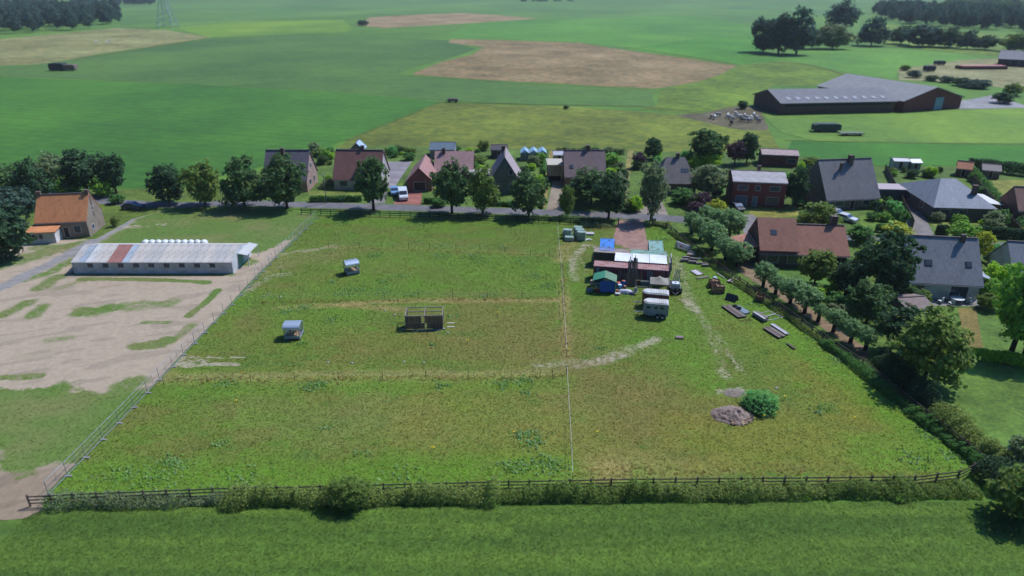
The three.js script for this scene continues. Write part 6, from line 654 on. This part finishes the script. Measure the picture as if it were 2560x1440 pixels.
// ---------- wrapped square bales ----------
{ const m = mat(168, 192, 178, 0.45, { map: tiled(texDirt, 2) }), g = extrude([[-0.8, 0], [0.8, 0], [0.8, 0.85], [-0.8, 0.85]], 1.15, 0.14), put = (px, py, y, turn, label, mm = m) => solo('wrapped_bale', g, mm, label, 'bale', undefined, G(px, py).setY(y), turn); const c = G(1453, 600);
  const B = (dx, dz, y, label, mm) => { const o = solo('wrapped_bale', g, mm ?? m, label, 'bale', undefined, c.clone().add(new THREE.Vector3(dx, y, dz)), YT + (dx * 7 + dz) % 0.12); return o; };
  B(0, 0, 0, 'lower pale green wrapped bale under the stack end nearest the loose plastic'); B(0.02, 0, 0.855, 'upper pale green wrapped bale stacked at the end beside loose plastic'); B(-0.15, -1.35, 0, 'middle lower pale green wrapped bale in the double column'); B(-0.2, -1.4, 0.855, 'middle upper pale green wrapped bale in the double column'); B(-0.4, -2.75, 0, 'back lower pale green wrapped bale in the double column'); B(-0.42, -2.8, 0.855, 'back upper pale green wrapped bale in the double column'); B(-2.3, 0.35, 0, 'single low pale green wrapped bale beside the double column'); B(-2.45, -1.3, 0, 'lower bale of the short pale green stack'); B(-2.5, -1.3, 0.855, 'bulging upper bale of the short pale green stack'); B(-2.5, -2.9, 0, 'grey topped wrapped bale behind the short stack', mat(178, 174, 178, 0.6)); B(1.9, -3.0, -0.45, 'small grey flattened bale apart from the stacks', mat(186, 178, 178, 0.7));
  solo('loose_plastic', extrude([[-0.6, 0], [0.7, 0], [0.5, 0.12], [0.1, 0.3], [-0.4, 0.2]], 0.5), plasticWhite, 'loose white plastic wrap beside the green bales', 'plastic', undefined, c.clone().add(new THREE.Vector3(1.35, 0, 0.1)), 0.3); }
// ---------- hay feeders ----------
function feeder(label, p, turn, railsSide) {
  const t = thing('hay_feeder', label, 'feeder', p, turn), m = mat(150, 158, 168, 0.55, { metalness: 0.3 }), W = 2.0, D = 2.0, r = 1.02;
  for (const x of [-1, 1]) for (const z of [-1, 1]) part('post', box(0.08, 1.75, 0.08, x * W / 2, 0.95, z * D / 2), m, t); const arc = [], in2 = []; for (let i = 0; i <= 12; i++) { const a = Math.PI * i / 12; arc.push([Math.cos(a) * (r + 0.05), 1.75 + Math.sin(a) * 0.5]); in2.unshift([Math.cos(a) * r, 1.72 + Math.sin(a) * 0.48]); } const roof = part('roof', extrude([...arc, ...in2], D + 0.25).rotateY(Math.PI / 2), mat(172, 184, 200, 0.45, { metalness: 0.25 }), t); part('seam', extrude([[-0.03, 2.25], [0.03, 2.25], [0.03, 2.275], [-0.03, 2.275]], D + 0.27).rotateY(Math.PI / 2), mat(110, 120, 134, 0.6), roof);
  part('floor', box(W, 0.1, D, 0, 0.3, 0), darkSteel, t); for (const [x, z, w, d] of [[0, D / 2, W, 0.06], [0, -D / 2, W, 0.06], [W / 2, 0, 0.06, D], [-W / 2, 0, 0.06, D]]) part('side_panel', box(w - (d > 1 ? 0 : 0.09), 0.4, d - (w > 1 ? 0 : 0.09), x, 0.42, z), m, t); for (const [z, ax] of [[D / 2, 'x'], [-D / 2, 'x'], [W / 2, 'z'], [-W / 2, 'z']]) for (let i = 1; i < railsSide; i++) { const u = -1 + 2 * i / railsSide; part('bar', ax === 'x' ? bar([u, 0.6, z], [u, 1.74, z], 0.05) : bar([z, 0.6, u], [z, 1.74, u], 0.05), m, t); } part('skid', [box(2.2, 0.14, 0.1, 0, 0.07, 0.8), box(2.2, 0.14, 0.1, 0, 0.07, -0.8)], darkSteel, t); part('hay', extrude([[-0.8, 0.36], [0.8, 0.36], [0.5, 0.6], [0.1, 0.7], [-0.5, 0.55]], 1.5), mat(196, 158, 118, 1, { map: tiled(texGrit, 1) }), t); return t;
}
feeder('arched hay feeder standing askew on the upper paddock', G(880, 682), 0.5, 4); feeder('arched hay feeder standing square on the middle paddock', G(736, 842), 0.03, 6);
// ---------- roofless plank shelter ----------
{
  const { p, turn, w } = front([1015, 824], [1107, 822], 2.7), t = thing('plank_shelter', 'roofless field shelter with dark plank walls and pale top rails', 'shelter', p, turn), W = w, D = 2.7, H = 2.05, rail = mat(176, 160, 156, 0.9, { map: tiled(texWood, 1) }), ms = [mat(136, 108, 100, 0.95, { map: tiled(texWood, 1) }), mat(148, 116, 106, 0.95, { map: tiled(texWood, 1) }), mat(122, 98, 94, 0.95, { map: tiled(texWood, 1) }), mat(154, 128, 116, 0.95, { map: tiled(texWood, 1) })]; srand(6);
  for (const x of [-W / 2, 0.08, W / 2]) for (const z of [D / 2, -D / 2]) part('post', box(0.1, H, 0.1, x, H / 2, z), rail, t); part('top_rail', box(W + 0.12, 0.1, 0.12, 0, H + 0.05, D / 2), rail, t); part('top_rail', box(W + 0.12, 0.1, 0.12, 0, H + 0.05, -D / 2), rail, t); part('middle_rail', box(W - 0.16, 0.09, 0.1, 0, H + 0.05, 0), rail, t); for (const x of [-W / 2, 0.08, W / 2]) part('cross_rail', box(0.12, 0.1, D - 0.14, x, H + 0.055, 0), rail, t);
  const n = 28, pw = (W - 0.1) / n; for (let i = 0; i < n; i++) { const x = -W / 2 + 0.05 + pw * (i + 0.5), mid = Math.abs(x - 0.08) < 0.1; if (mid) continue; const gapU = x > -0.42 && x < 0.0, gapL = x > 0.05 && x < 0.32; if (!gapU) part('plank', UNIT, ms[Math.floor(rnd() * 4)], t).position.set(x, 1.5, D / 2); if (!gapU) { const o = t.children[t.children.length - 1]; o.scale.set(pw - 0.012, 0.98, 0.028 + rnd() * 0.012); } if (!gapL) { const o = part('plank', UNIT, ms[Math.floor(rnd() * 4)], t); o.position.set(x, 0.52, D / 2); o.scale.set(pw - 0.012, 0.88, 0.028 + rnd() * 0.012); } }
  part('wall_rail', box(W - 0.12, 0.06, 0.07, 0, 0.985, D / 2 + 0.012), rail, t); for (let i = 0; i < 14; i++) { const o = part('plank', UNIT, ms[i % 4], t); o.position.set(W / 2, 1.03, -D / 2 + 0.1 + (D - 0.2) / 14 * (i + 0.5)); o.scale.set(0.03, 1.9, (D - 0.2) / 14 - 0.012); } for (let i = 0; i < 8; i++) { const o = part('plank', UNIT, ms[(i + 1) % 4], t); o.position.set(-W / 2, 1.03, D / 2 - 0.1 - (D - 0.2) / 14 * (i + 0.5)); o.scale.set(0.03, 1.9, (D - 0.2) / 14 - 0.012); }
  const bx = (x, z, ww, c, label, cat) => solo('loose_board', box(ww, 0.06, 0.22, 0, 0.03, 0, 0, 0, 0), mat(...c, 0.7), label, cat, undefined, p.clone().add(new THREE.Vector3(x, 0.002, z)), 0.05); bx(-0.5, 1.75, 2.2, [92, 120, 150], 'blue grey board lying before the plank shelter', 'board'); bx(1.4, 1.66, 1.8, [84, 110, 138], 'second blue grey board lying before plank shelter gap', 'board'); bx(3.7, 0.7, 1.1, [190, 180, 160], 'pale board in grass beside plank shelter', 'board'); bx(3.6, -0.5, 1.0, [196, 188, 168], 'pale board in grass behind plank shelter corner', 'board'); solo('stone_block', box(0.35, 0.14, 0.3, 0, 0.07, 0), concrete, 'pale stone at the corner of plank shelter', 'stone', undefined, p.clone().add(new THREE.Vector3(W / 2 + 0.25, 0, D / 2))); solo('stone_block', box(0.4, 0.12, 0.3, 0, 0.06, 0), concrete, 'pale stone under shaded corner of plank shelter', 'stone', undefined, p.clone().add(new THREE.Vector3(-W / 2 - 0.3, 0, D / 2 + 0.1)));
}
// ---------- stored blocks, timber and crates beside the side fence ----------
const blockM = mat(150, 142, 144, 0.95, { map: tiled(texGrit, 1.5) }), slabM = mat(206, 202, 200, 0.9, { map: tiled(texGrit, 1.5) });
for (const [label, px, py, w, h, d, turn, m] of [['grey concrete block, longer of the pair beside track', 1711, 654, 1.3, 0.5, 0.55, -0.12, blockM], ['grey concrete block lying behind the longer block of pair', 1715, 647, 1.25, 0.45, 0.5, -0.1, blockM], ['grey concrete block with gap beside paired blocks', 1731, 658, 1.3, 0.45, 0.5, -0.2, blockM], ['concrete beam behind the block with gap', 1735, 650, 1.3, 0.4, 0.4, -0.2, blockM], ['brown grey block under white slab', 1727, 641, 1.3, 0.5, 0.8, -0.25, mat(150, 132, 118, 0.95)], ['white slab lying near the fence', 1729, 633, 1.2, 0.22, 1.3, -0.5, slabM], ['thin grey slab beside white slab', 1743, 639, 0.9, 0.14, 0.6, -0.2, blockM], ['pale tilted slab near the fence scrub', 1751, 647, 0.6, 0.2, 0.9, -0.4, slabM], ['flat grey block between beam and last block', 1749, 660, 1.3, 0.3, 0.5, 0.1, blockM], ['last grey concrete block near the timber boards', 1763, 666, 1.1, 0.42, 0.5, 0.08, blockM], ['grey slab beside the last concrete block', 1768, 659, 0.9, 0.2, 0.8, -0.3, blockM]]) solo('concrete_block', extrude([[-w / 2, 0], [w / 2, 0], [w / 2, h], [-w / 2, h]], d, 0.03), m, label, 'block', undefined, G(px, py), turn);
{ const t = thing('hurdle_stack', 'stack of pale metal hurdles leaning by the side fence', 'hurdles', G(1708, 624), -0.95); for (let k = 0; k < 4; k++) { const hz = k * 0.12; for (const x of [-1.6, 1.6]) part('upright', bar([x, 0.02, hz], [x, 1.15, hz - 0.15], 0.06), mat(176, 172, 184, 0.6), t); for (let i = 0; i < 5; i++) part('tube', bar([-1.57, 0.2 + i * 0.23, hz - i * 0.03], [1.57, 0.2 + i * 0.23, hz - i * 0.03], 0.045), i % 2 ? steel : mat(188, 184, 194, 0.6), t); } part('pink_bag', box(0.5, 0.4, 0.12, -0.2, 0.75, 0.46), mat(196, 140, 170, 0.8), t); }
function plankPile(label, a, b, across, n, layers, hgt, ms, cat = 'planks', name = 'plank_stack') { const A = G(...a), B = G(...b), C = G(...across), L = A.distanceTo(B), v = B.clone().sub(A), turn = Math.atan2(-v.z, v.x), Wd = C.distanceTo(A), c = A.clone().lerp(B, 0.5).add(C.clone().sub(A).multiplyScalar(0.5)), t = thing(name, label, cat, c, turn); srand(Math.round(a[0])); for (const x of [-0.35, 0.35]) part('bearer', box(0.12, 0.1, Wd, x * L, 0.05, 0), woodDark, t); for (let j = 0; j < layers; j++) for (let i = 0; i < n; i++) { const o = part('plank', UNIT, ms[Math.floor(rnd() * ms.length)], t), k = rr(0.86, 1); o.scale.set(L * k, hgt - 0.008, Wd / n - 0.02); o.position.set((1 - k) * L * 0.5 * (rnd() < 0.5 ? -1 : 1) * 0.6, 0.1 + hgt * (j + 0.5), -Wd / 2 + Wd / n * (i + 0.5)); } return t; }
const greyPlanks = [woodPale, woodGrey, mat(168, 152, 150, 0.95, { map: tiled(texWood, 1) }), mat(134, 116, 112, 0.95, { map: tiled(texWood, 1) })], bluePlanks = [mat(120, 136, 150, 0.7), mat(104, 122, 138, 0.7), mat(132, 146, 158, 0.7)], palePlanks = [mat(192, 186, 190, 0.9), mat(160, 152, 160, 0.9), woodPale];
plankPile('wide stack of brown grey planks beside corrugated sheets', [1804, 768], [1848, 799], [1821, 763], 7, 2, 0.09, greyPlanks); plankPile('low stack of blue grey sheets with tyres on top', [1829, 768], [1862, 788], [1843, 764], 6, 1, 0.14, bluePlanks); plankPile('tall bundle of pale beams before metal ground frame', [1881, 789], [1911, 808], [1890, 785], 3, 4, 0.13, palePlanks); plankPile('grey plank stack with gap and one loose row', [1909, 824], [1950, 850], [1920, 817], 5, 2, 0.1, greyPlanks); plankPile('narrow pale plank row beside the gapped stack', [1926, 815], [1966, 841], [1932, 812], 2, 2, 0.1, palePlanks); plankPile('long thin boards lying along the fence scrub', [1975, 800], [2014, 829], [1978, 798], 2, 1, 0.05, greyPlanks); plankPile('short dark sleeper lying in yellow grass', [1966, 861], [1986, 876], [1969, 859], 2, 1, 0.1, [woodDark, woodGrey]); plankPile('two warm boards lying in grass near the fence', [1850, 720], [1876, 739], [1853, 718], 2, 1, 0.07, [woodWarm, mat(176, 140, 108, 0.9)]); plankPile('broken pale boards beside the dirt track', [1728, 680], [1746, 692], [1740, 674], 4, 1, 0.07, palePlanks); plankPile('scattered pale boards pointing at crates', [1742, 699], [1772, 694], [1743, 696], 2, 1, 0.06, palePlanks); plankPile('small tilted pallet pile by the fence', [1817, 706], [1832, 697], [1828, 710], 5, 2, 0.09, [mat(176, 156, 160, 0.9), woodDark]); plankPile('dark slatted pallet lying alone on the meadow', [1688, 848], [1708, 849], [1689, 842], 4, 1, 0.1, [mat(112, 88, 88, 0.9), mat(150, 130, 134, 0.9)]); plankPile('short dark beams beside the log crates', [1772, 712], [1782, 717], [1777, 706], 4, 2, 0.12, greyPlanks); plankPile('thin weathered lath lying beside pallet pile', [1790, 684], [1812, 698], [1792, 683], 2, 1, 0.04, [mat(150, 156, 140, 0.9)]);
for (const [label, px, py] of [['black tyre lying on the blue grey sheets near its end', 1838, 765], ['second black tyre lying on the blue grey sheets', 1847, 770]]) solo('tyre', new THREE.TorusGeometry(0.3, 0.12, 8, 18).rotateX(Math.PI / 2), rubber, label, 'tyre', undefined, G(px, py, 0.36).setY(0.36));
for (const [label, px, py, w, h, d, turn] of [['slatted timber crate heaped with split logs', 1794, 730, 1.75, 1.05, 1.3, -0.04], ['older slatted crate of firewood behind the heaped crate', 1785, 716, 1.6, 0.95, 1.2, -0.05], ['small slatted crate with broken frame by the fence', 1899, 752, 1.2, 0.85, 1.1, -0.5]]) {
  const t = thing('log_crate', label, 'crate', G(px, py), turn), ms = [mat(150, 118, 92, 0.95, { map: tiled(texWood, 1) }), mat(132, 104, 88, 0.95, { map: tiled(texWood, 1) }), mat(120, 98, 90, 0.95, { map: tiled(texWood, 1) })]; srand(px); part('base', box(w, 0.12, d, 0, 0.06, 0), woodDark, t); for (const x of [-1, 1]) for (const z of [-1, 1]) part('post', box(0.09, h, 0.09, x * (w / 2 - 0.05), h / 2 + 0.12, z * (d / 2 - 0.05)), ms[0], t); for (let i = 0; i < 5; i++) { const y = 0.2 + i * (h - 0.12) / 4.6; for (const z of [-1, 1]) part('slat', box(w, 0.14, 0.03, 0, y + 0.05, z * (d / 2 + 0.012)), ms[i % 3], t); for (const x of [-1, 1]) part('slat', box(0.03, 0.14, d - 0.04, x * (w / 2 + 0.012), y + 0.05, 0), ms[(i + 1) % 3], t); }
  for (let i = 0; i < 16; i++) part('log', cyl(rr(0.05, 0.09), rr(0.05, 0.09), rr(0.3, 0.5), 0, 0, 0, 7, rnd() < 0.5 ? 'x' : 'z').rotateY(rnd() * 3).translate(rr(-w / 2 + 0.25, w / 2 - 0.25), h + rr(0.0, 0.14) - (px > 1890 ? 0.25 : 0), rr(-d / 2 + 0.25, d / 2 - 0.25)), rnd() < 0.5 ? woodWarm : mat(186, 150, 118, 0.9), t);
}
barrel('blue grey barrel behind the firewood crates', G(1786, 706), mat(132, 146, 168, 0.5), 0.9, 0.36, mat(170, 178, 190, 0.5));
{ const t = thing('a_frame_ark', 'black triangular ark standing on the grass', 'ark', G(1829, 750), -0.7), m = mat(52, 56, 62, 0.8); part('roof_sheet', box(1.7, 0.05, 1.15, 0, 0.5, 0.34, 0, 0.98), m, t); part('roof_sheet', box(1.7, 0.05, 1.15, 0, 0.5, -0.34, 0, -0.98), m, t); for (const x of [-0.5, 0, 0.5]) part('batten', box(0.05, 0.05, 1.1, x, 0.53, 0.37, 0, 0.98), mat(84, 92, 104, 0.7), t); part('base_board', box(1.7, 0.06, 0.06, 0, 0.03, 0.66), woodPale, t); }
{ const P = [[1922, 779], [1958, 794], [1921, 802], [1893, 786]].map(([x, y]) => G(x, y)), c = P[0].clone(), t = thing('ground_frame', 'pale metal rectangular frame lying flat on grass', 'frame', c), m = mat(186, 186, 190, 0.6); P.forEach((p, i) => stick('side_bar', p.clone().sub(c).setY(0.06), P[(i + 1) % 4].clone().sub(c).setY(0.06), 0.07, 0.06 + i * 0.004, m, t)); stick('centre_bar', P[0].clone().lerp(P[1], 0.5).sub(c).setY(0.1), P[3].clone().lerp(P[2], 0.5).sub(c).setY(0.1), 0.14, 0.07, m, t); }
{ const t = thing('bent_wire_rack', 'rusty bent wire rack lying before the pale beams', 'rack', G(1866, 803), 0.4); for (let i = 0; i < 6; i++) part('wire', rod([-0.8 + i * 0.3, 0.02, -0.4], [-0.6 + i * 0.3, 0.12 + (i % 2) * 0.12, 0.5], 0.018, 0.018, 5), rust, t); part('rail', rod([-1.0, 0.05, -0.4], [1.2, 0.05, -0.5], 0.025, 0.025, 5), rust, t); }
// ---------- heaps ----------
function moundGeo(rx, rz, h, seed, rough2, seg = 64) { const g = new THREE.CircleGeometry(1, seg, 0, Math.PI * 2), P = [], I = [], rings = 26; for (let j = 0; j <= rings; j++) for (let i = 0; i < seg; i++) { const a = i / seg * 6.2832, r = j / rings, e = 1 + 0.25 * (fbm(Math.cos(a) * 1.6 + seed, Math.sin(a) * 1.6, seed, 3) - 0.5) * 2, x = Math.cos(a) * r * rx * e, z = Math.sin(a) * r * rz * e, n = fbm(x * 1.6 + seed, z * 1.6, seed + 3, 4), q = Math.cos(Math.min(1, r) * Math.PI / 2); P.push(x, j === rings ? -0.02 : h * (q * (0.55 + 0.75 * n)) + rough2 * (noise(x * 6, z * 6, seed + 9) - 0.5) * (r < 0.97 ? 1 : 0), z); if (j < rings) { const k = (i + 1) % seg; I.push(j * seg + i, (j + 1) * seg + k, (j + 1) * seg + i, j * seg + i, j * seg + k, (j + 1) * seg + k); } } const o = new THREE.BufferGeometry(); o.setAttribute('position', new THREE.Float32BufferAttribute(P, 3)); o.setAttribute('uv', new THREE.Float32BufferAttribute(P.flatMap((v, i) => i % 3 === 0 ? [v, P[i + 2]] : []), 2)); o.setIndex(I); o.computeVertexNormals(); return o; }
{
  const t = thing('soil_heap', 'heap of brown grey soil and manure beside nettle mound', 'heap', G(1830, 1040)); part('soil', moundGeo(2.4, 1.9, 0.9, 5, 0.2), mat(172, 150, 138, 1, { map: tiled(texGrit, 1.2) }), t); srand(12); const cl = [mat(176, 142, 112, 1), mat(134, 112, 100, 1), mat(190, 160, 130, 1)]; for (let i = 0; i < 60; i++) { const a = rr(-0.2, 1.9), r = rr(1.3, 2.4); part('clod', new THREE.DodecahedronGeometry(rr(0.06, 0.17)).scale(1.3, 0.7, 1), cl[i % 3], t).position.set(Math.cos(a) * r, 0.5 * Math.max(0.05, 1.15 - r / 2.4) + 0.03, Math.sin(a) * r * 0.85); }
  const s = thing('small_soil_heap', 'low grey soil heap behind the nettle mound', 'heap', G(1836, 982)); part('soil', moundGeo(1.4, 0.9, 0.18, 9, 0.08, 40), mat(158, 144, 130, 1, { map: tiled(texGrit, 1.2) }), s);
  const n = thing('nettle_mound', 'round mound of dense green nettles', 'plant', G(1896, 1020)); part('mound', moundGeo(2.0, 1.9, 1.7, 14, 0.1, 40), mat(64, 80, 40, 1), n); const c = part('foliage', crownGeo(515, { clumps: 520, per: 17, leaf: 0.04, spread: 0.07, lobes: [[0, 0, 0, 0.92, 0.9, 0.92], [0.1, 0.1, 0, 0.85, 0.85, 0.85]] }), LEAF.nettle, n); c.position.y = 0.35; c.scale.set(2.4, 2.1, 2.35);
}
// yellow ragwort and small pale stones in the grass
{ const stem = mat(70, 96, 44, 1), yel = mat(226, 196, 34, 0.9), dome = new THREE.IcosahedronGeometry(0.08, 1).scale(1, 0.5, 1); srand(3); for (const [x, y] of [[1168, 858], [1244, 788], [1286, 1088], [1494, 1087], [1906, 1046], [1936, 1040], [608, 940], [1085, 1128], [590, 1010], [2135, 1052], [1960, 1000], [1420, 880]]) { const t = thing('ragwort', 'yellow flowering ragwort plant standing in meadow grass', 'flower', G(x, y), 0, 'ragwort plants in the meadow'); part('stem', [rod([0, 0, 0], [0.03, 0.5, 0], 0.02, 0.012, 5), rod([0, 0.25, 0], [0.14, 0.48, 0.05], 0.012, 0.01, 4)], stem, t); for (let i = 0; i < 4; i++) part('flower_head', dome, yel, t).position.set(gauss() * 0.16, 0.5 + gauss() * 0.05, gauss() * 0.14); }
  const st = new THREE.DodecahedronGeometry(0.16).scale(1.2, 0.6, 1); for (const [x, y] of [[1941, 971], [963, 777], [986, 787], [858, 192], [700, 742], [672, 735], [660, 741], [640, 662], [650, 675], [1120, 832], [705, 690], [1010, 905], [880, 908], [820, 906], [1060, 907], [1175, 637], [1055, 640], [700, 668]]) if (y > 300) solo('field_stone', st, slabM, 'pale stone lying in the paddock grass', 'stone', 'pale stones in the paddock', G(x, y).setY(0.04), x); }
renderer.render(scene, camera);
